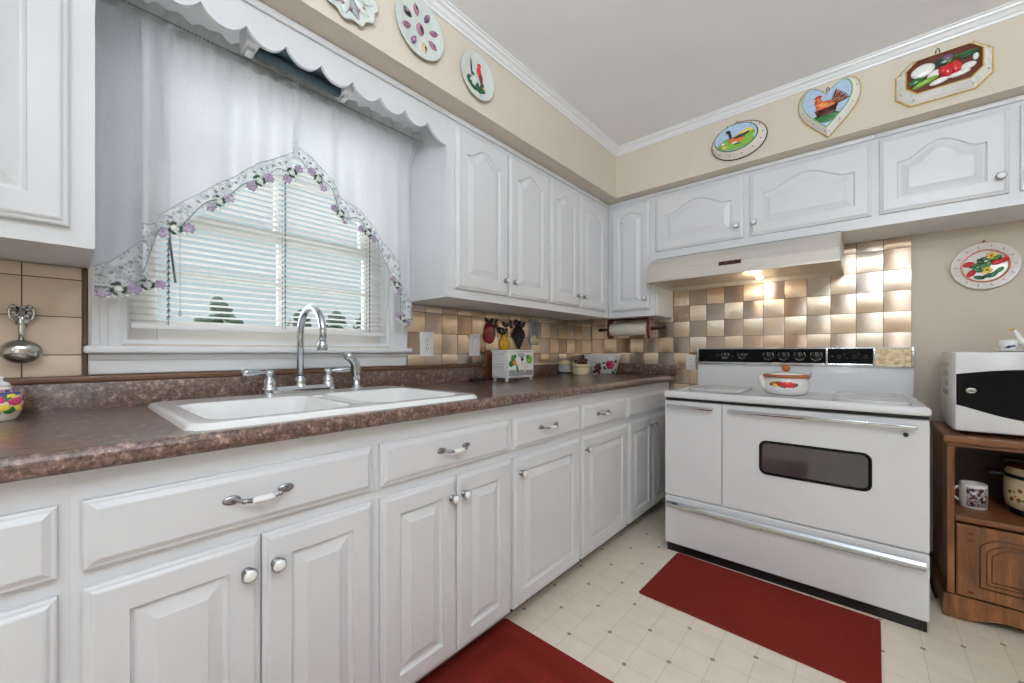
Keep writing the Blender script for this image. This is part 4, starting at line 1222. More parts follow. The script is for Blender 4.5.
# rooster heart
def heart(cu, cv, w, h, n=64, tilt=0.0):
    out = []
    for k in range(n):
        t = 2 * PI * k / n
        x = math.sin(t) * abs(math.sin(t)) ** 0.9; y = (13 * math.cos(t) - 5 * math.cos(2 * t) - 2 * math.cos(3 * t) - math.cos(4 * t) + 2.6) / 14.5
        out.append((cu + x * w * math.cos(tilt) - y * h * math.sin(tilt), cv + x * w * math.sin(tilt) + y * h * math.cos(tilt)))
    return out
o_ = heart(1.524, 2.222, 0.116, 0.126); i_ = heart(1.520, 2.228, 0.090, 0.098)
def deco_hen(mb, F, w):
    cu, cv, r = 1.520, 2.228, 0.09
    def E(m, x, y, rx, ry, a=0, h=.004, n=16): mb.m = m; mb.dome(F, ell(cu + x * r, cv + y * r, rx * r, ry * r, n, a), w, h, 2)
    E(6, 0, -.62, .38, .22, 0, .003); E(6, -.05, -.5, .55, .14, 0, .003)
    E(8, -.05, .02, .42, .26, .1, .009); E(8, -.30, .20, .18, .24, .3, .010); E(8, -.36, .42, .13, .12, 0, .012)
    for a in range(7): E([5, 9][a % 2], .45 + .05 * a - .15, .42 - .06 * a, .34, .05, 1.25 - .17 * a, .008)
    E(10, -.36, .56, .16, .07, .1, .013); E(10, -.44, .30, .06, .08, 0, .012); E(7, -.50, .40, .07, .03, 0, .012)
    E(9, .15, .14, .2, .06, .2, .012); E(7, -.1, .05, .2, .05, .2, .012)
    mb.m = 5; q = [(-.50, -.16), (.45, -.06), (.33, -.46), (-.38, -.48)]
    mb.dome(F, [(cu + x * r, cv + y * r) for x, y in q], w, .012, 2, .8)
    mb.m = 11
    for k in range(4):
        mb.tube([F.p(cu + (-.44 + .02 * k) * r, cv + (-.22 - .07 * k) * r, w + .0125), F.p(cu + (.41 - .03 * k) * r, cv + (-.14 - .08 * k) * r, w + .0125)], .0014, 5)
mould(TF, o_, i_, 0.050, ['p_white', 'p_gold', 'p_lime', 'p_sky', 'p_grey', 'p_brown', 'p_green', 'p_yellow', 'p_orange', 'p_copper', 'p_red', 'p_dark'],
      'heart-shaped white plaque with a hen on a basket, between duck and vegetable plaques', 'hen_plaque', deco_hen, 5, (1.522, 2.325))
# vegetables, long octagon
def octo(x0, x1, z0, z1, c, per=8):
    k = [(x1, z0 + c), (x1, z1 - c), (x1 - c, z1), (x0 + c, z1), (x0, z1 - c), (x0, z0 + c), (x0 + c, z0), (x1 - c, z0)]
    out = []
    for a, b in zip(k, k[1:] + k[:1]):
        for j in range(per): out.append((a[0] + (b[0] - a[0]) * j / per, a[1] + (b[1] - a[1]) * j / per))
    return out
o_ = octo(1.757, 2.030, 2.128, 2.312, 0.045); i_ = octo(1.787, 1.998, 2.158, 2.293, 0.032)
def deco_veg(mb, F, w):
    cu, cv, r = 1.893, 2.225, 0.1
    def E(m, x, y, rx, ry, a=0, h=.004, n=16): mb.m = m; mb.dome(F, ell(cu + x * r, cv + y * r, rx * r, ry * r, n, a), w, h, 2)
    E(7, -.58, .20, .36, .26, .2, .008); E(6, -.78, -.16, .22, .12, .3, .006); E(9, -.50, -.30, .42, .10, .35, .010); E(7, -.25, -.10, .22, .16, .5, .008); E(7, -.1, -.42, .3, .11, .2, .007)
    E(8, .13, -.10, .20, .27, -.2, .014); E(8, .33, -.06, .18, .27, .1, .013); E(8, 0.0, -.05, .16, .20, -.3, .012)
    E(5, .05, .34, .30, .18, .1, .009); E(10, .12, .40, .18, .14, 0, .011); E(9, .18, .22, .10, .035, .6, .016)
    for k in range(6): E([6, 11][k % 2], .50 + .055 * k, .36 + .045 * (k % 3) - .04 * k, .26, .055, .10 + .08 * (k - 2), .007 + .001 * k)
    E(7, .68, -.16, .22, .13, .1, .010); E(7, .45, -.36, .3, .10, .1, .007); E(7, .88, .12, .08, .14, 0, .006)
mould(TF, o_, i_, 0.050, ['p_white', 'p_gold', 'p_gold', 'p_brown', 'p_gold', 'p_dgreen', 'p_green', 'p_white', 'p_red', 'p_lime', 'p_purple', 'p_dgreen'],
      'long octagonal white plaque with painted peppers and vegetables, rightmost above the cabinets', 'vegetable_plaque', deco_veg, 8, (1.882, 2.33), 0.005)
# strawberry plate on the stove wall
def deco_straw(mb, F, cu, cv, r, d):
    def E(m, x, y, rx, ry, a=0, h=.004, n=14): mb.m = m; mb.dome(F, ell(cu + x * r, cv + y * r, rx * r, ry * r, n, a), d * .42, h, 2)
    ringp = lambda k: [(cu + r * k * math.cos(2 * PI * i / 48), cv + r * k * math.sin(2 * PI * i / 48)) for i in range(48)]
    mb.m = 5; mb.loft([[F.p(a, b, d * .52) for a, b in ringp(.64)], [F.p(a, b, d * .60) for a, b in ringp(.67)], [F.p(a, b, d * .60) for a, b in ringp(.70)], [F.p(a, b, d * .55) for a, b in ringp(.72)]], True)
    for x, y, a in ((-.28, .05, .4), (-.1, .18, 2.2), (.02, .32, .2), (.12, .10, 1.3), (-.2, -.15, 2.6), (.1, -.42, .2), (.25, -.38, .8), (.40, -.22, .7), (.33, .30, .5), (-.05, .02, .9), (-.15, -.48, 2.9), (.0, -.05, 2.0)):
        E([2, 3][int(abs(x * 50)) % 2], x, y, .17, .085, a, .005)
    for x, y, a in ((-.46, .12, .3), (-.38, -.28, .9), (.33, .12, .2), (.52, .20, .4)): E(1, x, y, .17, .11, a, .008)
    for x, y in ((.06, -.18), (.18, .42)):
        for k in range(5): E(4, x + .09 * math.cos(k * 1.257), y + .09 * math.sin(k * 1.257), .08, .06, k * 1.257, .008)
        E(5, x, y, .05, .05, 0, .011)
    for k in range(14):
        a = 2 * PI * k / 14; mb.m = 6 if k % 2 else 7
        mb.dome(F, ell(cu + .84 * r * math.cos(a), cv + .84 * r * math.sin(a), .05 * r, .022 * r, 8, a), d * .78, .003, 2)
sp_ = disc_plate(FB(-0.0005), 2.072, 1.469, 0.108, 'round cream plate with painted strawberries and flowers on the beige wall above the microwave', 'strawberry_plate',
                 ['p_rim', 'p_red', 'p_green', 'p_dgreen', 'p_yellow', 'p_copper', 'p_grey', 'p_lav'], deco_straw, 0.012, 24)
mb = MB(); mb.dome(FB(-0.0005), [(2.058, 1.574), (2.084, 1.574), (2.071, 1.592)], 0.001, 0.006, 2); mb.build('hanger', 'p_copper', sp_)

# ------------------------------------------------------------------ left end of the counter
jx, jy, jz = 0.128, -2.936, 0.9105
jr = thing('sugar_jar', 'colourful flowered jar with white lid at the left end of the counter', 'jar', (jx, jy, jz))
J = Fr((jx, jy, jz), (1, 0, 0), (0, 1, 0), (0, 0, 1))
JP = [(0.001, 0), (0.026, 0), (0.028, 0.004), (0.031, 0.008), (0.037, 0.024), (0.039, 0.04), (0.036, 0.056), (0.028, 0.068), (0.020, 0.074), (0.018, 0.08)]
mb = MB(); mb.lathe(J, JP, 32); jb = mb.build('body', 'p_ivory', jr)
mb = MB()
JT = [(h, r) for r, h in JP[1:]]
def jf(da, h, r_, m, hh=.0016):
    a = math.atan2(-2.84 - jy, 1.64 - jx) + da
    R0 = lerp_tab(JT, h); mb.m = m
    mb.dome(Fr((jx + math.cos(a) * R0, jy + math.sin(a) * R0, jz + h), (-math.sin(a), math.cos(a), 0), (0, 0, 1), (math.cos(a), math.sin(a), 0)), ell(0, 0, r_, r_ * .85, 12), -.003, hh + .003, 2)
for k in range(16): jf(-1.6 + .2 * k, .060, .0075, 3)
for k in range(12): jf(-1.5 + .25 * k, .068, .006, 3 + k % 2)
for da, h, r_, m in ((-.9, .046, .012, 0), (-.1, .048, .012, 0), (.75, .044, .011, 0), (1.3, .05, .010, 4), (-.45, .034, .009, 2), (.2, .032, .010, 2), (.45, .026, .009, 1), (.65, .028, .007, 1), (-.7, .024, .009, 1), (1.1, .03, .008, 1), (-.1, .02, .007, 4), (.95, .03, .010, 2), (.6, .052, .010, 2), (.35, .05, .009, 1)): jf(da, h, r_ * 1.25, m)
mb.build('painted_flowers', ['p_pink', 'p_green', 'p_yellow', 'p_blue', 'p_mauve'], jb)
mb = MB(); mb.lathe(J, [(0.0182, 0.079), (0.020, 0.082), (0.016, 0.088), (0.009, 0.091), (0.0075, 0.096), (0.010, 0.101), (0.001, 0.104)], 24); mb.build('lid', 'porc', jr)
# silver ladle hanging on the taupe tiles
ld_ = thing('silver_ladle', 'polished silver ladle with ornate handle hanging on the taupe tiles at left', 'ladle', (0.012, -2.905, 1.19))
mb = MB(); mb.sphere((0.0355, -2.905, 1.071), 0.024, 0.0355, 0.031, 24, 14); mb.build('bowl', 'silver', ld_)
mb = MB()
mb.tube([(0.034, -2.905, 1.100), (0.03, -2.905, 1.125), (0.024, -2.905, 1.150), (0.02, -2.905, 1.185)], [0.005, 0.0055, 0.008, 0.010], 12)
for k in range(22):
    a = random.uniform(0, 2 * PI); q = random.random()
    mb.sphere((0.024 + random.uniform(-.004, .006), -2.905 + (0.005 + 0.013 * q) * math.cos(a), 1.135 + 0.055 * q), random.uniform(.004, .007), n=8, m=6)
for s in (-1, 1):
    mb.tube([(0.026, -2.905 + s * 0.006, 1.14), (0.028, -2.905 + s * 0.019, 1.158), (0.026, -2.905 + s * 0.021, 1.178), (0.026, -2.905 + s * 0.010, 1.186)], 0.003, 8)
mb.build('ornate_handle', 'silver', ld_)

# ------------------------------------------------------------------ right counter: fruit box and friends
bx = thing('fruit_box', 'small white wooden chest with carrots and vegetables painted on the front, on the counter', 'box', (0.145, -1.15, 0.9105))
X0, X1, Y0, Y1, Z0, Z1 = 0.105, 0.218, -1.262, -1.032, 0.928, 1.079
mb = MB(); mb.box(X0, X1, Y0, Y1, Z0, Z1, 0.003)
mb.box(X0 - 0.004, X1 + 0.005, Y0 - 0.005, Y1 + 0.005, Z1 - 0.008, Z1 + 0.002, 0.003)
for a, b in ((0.940, 0.998), (1.006, 1.066)):
    S = Fr((0, Y0, 0), (1, 0, 0), (0, 0, 1), (0, -1, 0))
    mb.loft([[S.p(u, v, w) for u, v in rrect(X0 + 0.014 + i, X1 - 0.014 - i, a + i, b - i, 0.003, 2)] for i, w in ((0, 0), (0.001, 0.003), (0.005, 0.003), (0.008, 0.0008))], True, False, True)
bb = mb.build('body', 'cab', bx)
for a, b in ((X0 + .006, Y0 + .006), (X1 - .02, Y0 + .006), (X0 + .006, Y1 - .02), (X1 - .02, Y1 - .02)):
    mb = MB(); mb.box(a, a + .014, b, b + .014, 0.9105, Z0 + .001, 0.002); mb.build('foot', 'cab', bx)
mb = MB(); G = FL(X1)
mb.m = 0; mb.prism(G, [(Y0 + .010, .938), (Y1 - .010, .938), (Y1 - .010, 1.066), (Y0 + .010, 1.066)], 0, 0.002)
mb.m = 1; mb.prism(G, [(Y0 + .012, .940), (Y1 - .012, .940), (Y1 - .012, .968), (Y0 + .012, .972)], 0.002, 0.003)
def B(m, u, v, ru, rv, a=0, h=.003): mb.m = m; mb.dome(G, ell(u, v, ru, rv, 12, a), 0.002, h, 2)
B(2, -1.215, 1.025, .016, .030, .1); B(2, -1.232, 1.006, .016, .018, .4); B(3, -1.204, 1.012, .016, .016, 0, .005); B(2, -1.20, 1.044, .014, .012, .6)
B(1, -1.145, 1.052, .030, .012, 0); B(5, -1.138, 1.030, .012, .010, 0, .005); B(4, -1.075, 1.030, .026, .026, 0, .004); B(2, -1.09, 1.042, .012, .014, .3, .006)
B(6, -1.150, 1.000, .012, .024, -.3, .005); B(6, -1.120, .985, .010, .034, .35, .005); B(6, -1.10, 1.000, .009, .024, .7, .005); B(2, -1.18, .978, .008, .026, .2, .004)
mb.build('painted_front', ['p_white', 'p_grey', 'p_green', 'p_orange', 'p_lime', 'p_dark', 'p_ivory'], bb)
mb = MB(); mb.box(0.0, 0.014, -0.035, 0.035, 0.0, 0.17, 0.003)
o = tag(mb.build('wooden_board', 'board', at=(0, 0, 0)), 'small reddish brown wooden board standing behind the white fruit box', 'board')
o.location = (0.0285, -1.205, 0.9108); o.rotation_euler = (0, math.radians(-1.0), 0)
tr = thing('wire_trivet', 'low black trivet lying on the counter behind the white fruit box', 'trivet', (0.075, -1.335, 0.9105))
mb = MB()
mb.tube([(0.075 + .040 * math.cos(2 * PI * k / 20), -1.335 + .052 * math.sin(2 * PI * k / 20), 0.924) for k in range(21)], 0.0045, 8)
for dx in (-.02, 0, .02): mb.tube([(0.075 + dx, -1.378, 0.924), (0.075 + dx, -1.292, 0.924)], 0.003, 6)
mb.build('ring', 'black', tr)
for sx, sy in ((-1, 0), (1, 0), (0, 1), (0, -1)):
    mb = MB(); mb.sphere((0.075 + sx * .038, -1.335 + sy * .050, 0.917), 0.0065, n=10, m=8); mb.build('foot', 'black', tr)

# wall fruit on the tiles
TL = FL(0.0088)
ap = thing('apple_plaque', 'dark red apple plaque with leaves on the tiles right of the switch plate', 'wall ornament', TL.p(-1.185, 1.185, 0))
mb = MB(); poly = []
for k in range(36):
    t = 2 * PI * k / 36; r = 1 + .10 * math.cos(2 * t - PI) - .12 * max(0, math.cos(t - PI / 2)) ** 8
    poly.append((-1.185 + .051 * r * math.cos(t), 1.180 + .060 * r * math.sin(t) * (.94 if math.sin(t) < 0 else 1)))
mb.dome(TL, poly, 0, 0.018, 4); mb.build('fruit', 'p_apple', ap)
mb = MB(); mb.dome(TL, ell(-1.205, 1.205, .010, .014, 10), .012, .006, 2); mb.build('highlight_patch', 'p_pink', ap)
for cx, cz, L_, a in ((-1.182, 1.230, .055, 2.4), (-1.182, 1.232, .048, .9), (-1.142, 1.222, .055, 1.1), (-1.14, 1.222, .048, -.1)):
    mb = MB(); mb.dome(TL, leafp(cx, cz, L_, .012, a), 0.002, .006, 2); mb.build('leaf', 'p_grape', ap)
mb = MB(); mb.tube([TL.p(-1.184, 1.23, .006), TL.p(-1.180, 1.248, .007), TL.p(-1.172, 1.26, .007)], .0035, 8); mb.build('stem', 'p_grape', ap)
pr = thing('pear_plaque', 'yellow pear plaque with dark leaves on the tiles between apple and grapes', 'wall ornament', TL.p(-1.058, 1.12, 0))
mb = MB(); poly = []
for k in range(36):
    t = 2 * PI * k / 36; s = math.sin(t); w = .042 * (1 - .34 * max(0, s) - .16 * max(0, s) ** 3)
    poly.append((-1.058 + w * math.cos(t), 1.122 + .056 * s))
mb.dome(TL, poly, 0, 0.017, 4); mb.build('fruit', 'p_pear', pr)
for cx, cz, L_, a in ((-1.06, 1.176, .06, 2.6), (-1.115, 1.198, .062, .2), (-1.06, 1.178, .05, .8), (-1.055, 1.222, .050, .6), (-1.04, 1.226, .046, 2.5)):
    mb = MB(); mb.dome(TL, leafp(cx, cz, L_, .014, a), 0.002, .006, 2); mb.build('leaf', 'p_grape', pr)
mb = MB(); mb.tube([TL.p(-1.058, 1.175, .006), TL.p(-1.055, 1.20, .007), TL.p(-1.04, 1.23, .007)], .003, 8); mb.build('stem', 'p_grape', pr)
gp = thing('grape_plaque', 'black grape cluster plaque with leaves on the tiles above the fruit box', 'wall ornament', TL.p(-0.925, 1.16, 0))
mb = MB()
for row in range(8):
    cnt = [3, 4, 5, 5, 4, 3, 2, 1][row]
    for c in range(cnt):
        mb.sphere(TL.p(-0.925 + (c - (cnt - 1) / 2) * .021 + random.uniform(-.002, .002), 1.216 - row * .0165, .009 + random.uniform(0, .004)), .0118, n=10, m=8)
mb.build('berries', 'p_grape', gp)
for cx, cz, L_, a in ((-.985, 1.216, .056, 1.9), (-.94, 1.228, .052, 1.7), (-.895, 1.228, .050, .7), (-.925, 1.224, .05, 1.2), (-.968, 1.245, .04, .6)):
    mb = MB(); mb.dome(TL, leafp(cx, cz, L_, .015, a), 0.002, .006, 2); mb.build('leaf', ['p_grape', 'p_brown'][int(L_ * 1000) % 2], gp)
mb = MB(); mb.tube([TL.p(-.925, 1.22, .006), TL.p(-.92, 1.25, .007)], .003, 8); mb.build('stem', 'p_grape', gp)
nt_ = thing('narrow_plaque', 'narrow blue-grey hanging plaque with yellow fruit at its foot, right of the grapes', 'wall ornament', TL.p(-0.768, 1.2, 0))
mb = MB(); slab(mb, TL, -.812, -.724, 1.118, 1.282, 0, .010, .006); nb = mb.build('panel', 'p_bluegrey', nt_)
mb = MB()
def Q(m, u, v, ru, rv, a=0): mb.m = m; mb.dome(TL, ell(u, v, ru, rv, 12, a), .0098, .004, 2)
Q(0, -.768, 1.150, .040, .030); Q(1, -.785, 1.155, .014, .014); Q(1, -.752, 1.140, .015, .012); Q(2, -.775, 1.135, .012, .010); Q(2, -.750, 1.163, .010, .012); Q(3, -.768, 1.148, .008, .008)
Q(4, -.768, 1.255, .020, .010); Q(4, -.760, 1.225, .010, .020, .3); Q(4, -.772, 1.195, .018, .010, .2)
mb.build('painting', ['p_ivory', 'p_yellow', 'p_lime', 'p_dgreen', 'p_grey'], nb)

# corner: glass jar, cream crock, flowered planter
gj = thing('small_jar', 'small grey jar with cream top in the counter corner, left of the cream crock', 'jar', (0.09, -0.525, 0.9105))
G = Fr((0.09, -0.525, 0.9105), (1, 0, 0), (0, 1, 0), (0, 0, 1))
mb = MB(); mb.lathe(G, [(.001, 0), (.040, 0), (.044, .006), (.046, .05), (.040, .068), (.034, .074)], 24); mb.build('body', 'p_grey', gj)
mb = MB(); mb.lathe(G, [(.036, .072), (.040, .078), (.040, .092), (.03, .100), (.001, .102)], 24); mb.build('lid', 'p_tan', gj)
mb = MB(); mb.lathe(G, [(.0455, .010), (.0495, .010), (.0495, .024), (.0455, .024)], 24); mb.build('band', 'p_dark', gj)
cr = thing('cream_crock', 'small cream crock with dark berries on top in the counter corner', 'crock', (0.152, -0.405, 0.9105))
G = Fr((0.152, -0.405, 0.9105), (1, 0, 0), (0, 1, 0), (0, 0, 1))
mb = MB(); mb.lathe(G, [(.001, 0), (.060, 0), (.064, .004), (.066, .070), (.064, .074), (.058, .074), (.056, .066), (.001, .064)], 28); mb.build('pot', 'cream', cr)
mb = MB(); mb.lathe(G, [(.0662, .052), (.0678, .054), (.0678, .058), (.0662, .060)], 28); mb.build('rim_band', 'p_tan', cr)
bt = thing('berry_bunch', 'dark red berry bunch heaped on top of the cream crock in the corner', 'decoration', (0.152, -0.405, 0.976))
mb = MB()
for k in range(26):
    a = random.uniform(0, 2 * PI); r = .045 * math.sqrt(random.random())
    mb.sphere((0.152 + r * math.cos(a), -0.405 + r * math.sin(a), 0.986 + random.uniform(0, .026)), random.uniform(.009, .012), n=8, m=6)
mb.build('berries', 'p_brown', bt)
mb = MB()
for k in range(8): mb.dome(Fr((0.152, -0.405, 1.005), (1, 0, 0), (0, 1, 0), (0, 0, 1)), leafp(0, 0, .045, .012, k * .8), .0, .006, 2)
mb.build('leaves', 'p_dark', bt)
b2 = thing('berry_bunch', 'dark red berry bunch on the counter between the cream crock and the planter', 'decoration', (0.225, -0.318, 0.9105))
mb = MB()
for k in range(18):
    h = random.random(); a = random.uniform(0, 2 * PI); r = .026 * (1 - .6 * h)
    mb.sphere((0.235 + r * math.cos(a), -0.318 + r * math.sin(a), 0.9225 + .055 * h), random.uniform(.010, .012), n=8, m=6)
mb.build('berries', 'p_brown', b2)
mb = MB(); mb.tube([(0.235, -0.318, .97), (0.232, -0.322, .99), (.226, -.33, 1.0)], .002, 6); mb.build('stem', 'p_dark', b2)
pl = thing('flower_planter', 'long white planter with a pink rose on it, in the counter corner', 'planter', (0.20, -0.135, 0.9105))
cxp, cyp = 0.165, -0.125
def prr(hx, hy, z): return [(a, b, z) for a, b in rrect(cxp - hx, cxp + hx, cyp - hy, cyp + hy, min(hx, hy) * .7, 6)]
mb = MB(); mb.loft([prr(.098, .044, .9105), prr(.105, .050, .915), prr(.140, .070, 1.04), prr(.146, .074, 1.05), prr(.142, .070, 1.052), prr(.134, .064, 1.046), prr(.098, .043, .93)], True, True, True, True)
pb = mb.build('tub', 'porc', pl)
mb = MB()
PF2 = Fr((0.262, cyp - 0.059, 0.965), (1, 0, 0), Vector((0, -.16, 1)).normalized(), Vector((0, -1, -.16)).normalized())
def R_(m, u, v, ru, rv, a=0, h=.006): mb.m = m; mb.dome(PF2, ell(u, v, ru, rv, 12, a), -.002, h, 2)
for k in range(6): R_(0, .018 * math.cos(k * 1.05), .012 + .018 * math.sin(k * 1.05), .017, .015, k, .008)
R_(1, 0, .012, .012, .012, 0, .012); R_(0, .004, .010, .006, .007, 0, .014)
for u, v, a in ((-.035, .02, 2.8), (-.03, -.012, 3.6), (.03, -.022, -.6), (.012, -.034, -.9), (.035, .03, .5), (-.06, -.012, .4), (-.082, -.008, 1.6), (-.075, .004, 2.3)):
    mb.m = 2; mb.dome(PF2, leafp(u, v, .026, .008, a), -.002, .006, 2)
mb.build('painted_rose', ['p_pink', 'p_red', 'p_dgreen'], pb)

# rolling-pin paper towel holder under the corner cabinet
th = thing('towel_holder', 'red-brown rolling pin paper towel holder mounted under the corner cabinet', 'paper towel holder', (0.41, -0.17, 1.305))
ty, tz = -0.175, 1.232
for x in (0.262, 0.556):
    mb = MB()
    S = Fr((x, 0, 0), (0, 1, 0), (0, 0, 1), (1, 0, 0))
    poly = [(ty - .030, 1.3035), (ty - .034, 1.275), (ty - .040, 1.235), (ty - .036, 1.19), (ty - .018, 1.165), (ty + .018, 1.165), (ty + .036, 1.19), (ty + .040, 1.235), (ty + .034, 1.275), (ty + .030, 1.3035)]
    mb.prism(S, poly, -.009, .009); mb.build('bracket', 'redwood', th)
mb = MB(); mb.box(0.253, 0.565, ty - .032, ty + .032, 1.2955, 1.3045, .002); mb.build('mounting_rail', 'darkwood', th)
mb = MB()
X = Fr((0, ty, tz), (0, 1, 0), (0, 0, 1), (1, 0, 0))
mb.lathe(X, [(.0005, .165), (.010, .166), (.013, .178), (.011, .195), (.007, .205), (.012, .215), (.012, .62), (.007, .63), (.011, .642), (.013, .658), (.010, .668), (.0005, .669)], 18); mb.build('rolling_pin', 'darkwood', th)
mb = MB(); mb.lathe(X, [(.0125, .274), (.046, .274), (.046, .544), (.0125, .544)], 32, False); 
tag(mb.build('paper_towel_roll', 'paper', at=(.41, ty, tz)), 'white paper towel roll on the red-brown holder under the corner cabinet', 'paper towel')

# ------------------------------------------------------------------ cart and microwave
CX0, CX1, CYF, CYB = 1.905, 2.56, -0.455, -0.03
cart = thing('microwave_cart', 'oak microwave cart with an open shelf and carved door right of the stove', 'cart', (2.23, -0.24, 0))
mb = MB(); mb.box(CX0 - .014, CX1 + .014, CYF - .022, CYB, 0.704, 0.736, .007, 3); mb.box(CX0 - .006, CX1 + .006, CYF - .012, CYB, 0.690, 0.705, .004); mb.build('top', 'oakh', cart)
mb = MB(); mb.box(CX0, CX0 + .02, CYF, CYB, 0.09, 0.6905); mb.build('side_panel', 'oak', cart)
mb = MB(); mb.box(CX1 - .02, CX1, CYF, CYB, 0.09, 0.6905); mb.build('side_panel', 'oak', cart)
mb = MB(); mb.box(CX0 + .02, CX1 - .02, CYB - .012, CYB, 0.09, 0.6905); mb.build('back_panel', 'backboard', cart)
mb = MB(); mb.box(CX0 + .02, CX1 - .02, CYF + .004, CYB - .012, 0.392, 0.412); mb.box(CX0 + .02, CX1 - .02, CYF + .001, CYF + .018, 0.388, 0.413, .004); mb.build('shelf', 'oakh', cart)
mb = MB()
n = 24; top = []; bot = []
for k in range(n + 1):
    t = k / n; x = CX0 - .012 + (CX1 - CX0 + .024) * t
    top.append((x, .095)); bot.append((x, .004 if (t < .07 or t > .93) else .004 + .030 * (math.sin(PI * min(1, (min(t, 1 - t) - .07) / .18) / 2) ** 2)))
S = FB(CYF - .012)
mb.loft([[S.p(a, b, -.018) for a, b in top + bot[::-1]], [S.p(a, b, 0) for a, b in top + bot[::-1]]], True, False, False)
for k in range(n):
    for w in (-.018, 0):
        i = mb.add([S.p(*top[k], w), S.p(*top[k + 1], w), S.p(*bot[k + 1], w), S.p(*bot[k], w)]); mb.face((i, i + 1, i + 2, i + 3))
mb.box(CX0 - .012, CX0 + .006, CYF - .011, CYB, 0.0, .095); mb.box(CX1 - .006, CX1 + .012, CYF - .011, CYB, 0.0, .095)
mb.box(CX0 + .006, CX1 - .006, CYF + .01, CYB, .08, .094)
mb.build('plinth', 'oak', cart)
mb = MB(); D_ = FB(CYF); slab(mb, D_, CX0 + .024, CX1 - .024, .102, .384, .001, .016, .003); dd = mb.build('door', 'oak', cart)
def groove(u0, u1, v0, v1, c, w):
    pts = [(u0, v0), (u1, v0), (u1, v1 - c)]
    for k in range(7):
        a = PI * 1.5 - PI / 2 * k / 6
        pts.append((u1 + c * .0 - c + c * math.cos(a) * -1 * 0 - 0 + (0 if k == 0 else -0), v1) if False else (u1 - c * math.sin(PI / 2 * k / 6) ** 2 * 1.0, v1 - c + c * (1 - math.cos(PI / 2 * k / 6))))
    for k in range(7):
        pts.append((u0 + c - c * math.sin(PI / 2 * k / 6) ** 2 * 1.0, v1 - c * (1 - math.cos(PI / 2 * k / 6))))
    pts.append((u0, v1 - c))
    return pts
mb = MB()
for i, w in ((0, .003), (.017, .0022), (.03, .002)):
    p = groove(CX0 + .085 + i, CX1 - .085 - i, .150 + i, .346 - i, .045, w)
    mb.tube([D_.p(a, b, .0155) for a, b in p + [p[0]]], w, 6)
mb.build('carved_lines', 'oakdark', dd)
for v in (.352, .326, .122):
    mb = MB(); mb.prism(D_, rrect(CX0 + .052, CX0 + .068, v - .004, v + .004, .001, 2), .0155, .0175); mb.build('hinge_screw', 'p_brown', dd)
mw = thing('microwave_oven', 'white microwave oven with curved black door window on the oak cart', 'microwave', (2.19, -0.24, 0.7365))
MX0, MX1, MYF, MYB, MZ0, MZ1 = 1.925, 2.445, -0.440, -0.075, 0.750, 1.071
mb = MB(); mb.box(MX0, MX1, MYF + .02, MYB, MZ0, MZ1, .008); mb.m = 1
for k in range(7):
    for zc in (0.885, 0.925, 0.965, 1.005): mb.box(MX0 - .0006, MX0 + .002, -0.30 + .022 * k, -0.288 + .022 * k, zc, zc + .022)
mb.build('casing', ['enamel', 'p_grey'], mw)
mb = MB(); mb.box(MX0 + .002, 2.335, MYF, MYF + .0205, MZ0 + .002, MZ1 - .001, .007, 3); md = mb.build('door', 'enamel', mw)
mb = MB(); mb.box(2.338, MX1 - .002, MYF, MYF + .0205, MZ0 + .002, MZ1 - .001, .007, 3); mb.build('control_panel', 'enamel', mw)
mb = MB(); MF = FB(MYF); top = []; bot = []
for k in range(17):
    t = k / 16; x = 1.931 + .398 * t
    top.append((x, .981 + .022 * math.sin(PI * t))); bot.append((x, .857 - .052 * math.sin(PI * t * .92) ** 1.15))
mb.loft([[MF.p(a, b, -.002) for a, b in top + bot[::-1]], [MF.p(a, b, .0015) for a, b in top + bot[::-1]]], True)
for k in range(16):
    i = mb.add([MF.p(*top[k], .0015), MF.p(*top[k + 1], .0015), MF.p(*bot[k + 1], .0015), MF.p(*bot[k], .0015)]); mb.face((i, i + 1, i + 2, i + 3))
mb.build('door_window', 'blackglass', md)
mb = MB(); mb.m = 0; mb.dome(MF, ell(1.971, .916, .0155, .0115, 24), .0012, .003, 2, .8); mb.m = 1; mb.dome(MF, ell(1.971, .916, .0085, .0058, 16), .0035, .0012, 2, .8)
mb.m = 2
for du in (-.003, .003): mb.tube([MF.p(1.971 + du + .0023 * math.cos(2 * PI * k / 10), .916 + .0026 * math.sin(2 * PI * k / 10), .0048) for k in range(9)], .0005, 5)
mb.build('badge', ['silver', 'p_grey', 'silver'], md)
for x in (MX0 + .03, MX1 - .03):
    for y in (MYF + .04, MYB - .04):
        mb = MB(); mb.lathe(Fr((x, y, .7365), (1, 0, 0), (0, 1, 0), (0, 0, 1)), [(.0005, 0), (.010, 0), (.012, .0145), (.0005, .0145)], 12); mb.build('foot', 'black', mw)
# tea things on the microwave
sx_, sy_ = 2.095, -0.30
mb = MB(); mb.lathe(Fr((sx_ + .02, sy_, 1.0715), (1, 0, 0), (0, 1, 0), (0, 0, 1)), [(.0005, 0), (.045, 0), (.068, .004), (.072, .0065), (.070, .0075), (.045, .0035), (.0005, .003)], 32)
tag(mb.build('tea_saucer', 'porc', at=(sx_ + .02, sy_, 1.0715)), 'white saucer on top of the microwave under the small cup', 'saucer')
tcup = thing('tea_cup', 'small white cup with blue painting on the saucer above the microwave', 'cup', (sx_ - .005, sy_, 1.0752))
G = Fr((sx_ - .005, sy_, 1.0752), (1, 0, 0), (0, 1, 0), (0, 0, 1))
mb = MB(); mb.lathe(G, [(.0005, 0), (.018, 0), (.022, .004), (.026, .024), (.028, .044), (.0265, .044), (.024, .024), (.018, .006), (.0005, .005)], 24); cb = mb.build('bowl', 'porc', tcup)
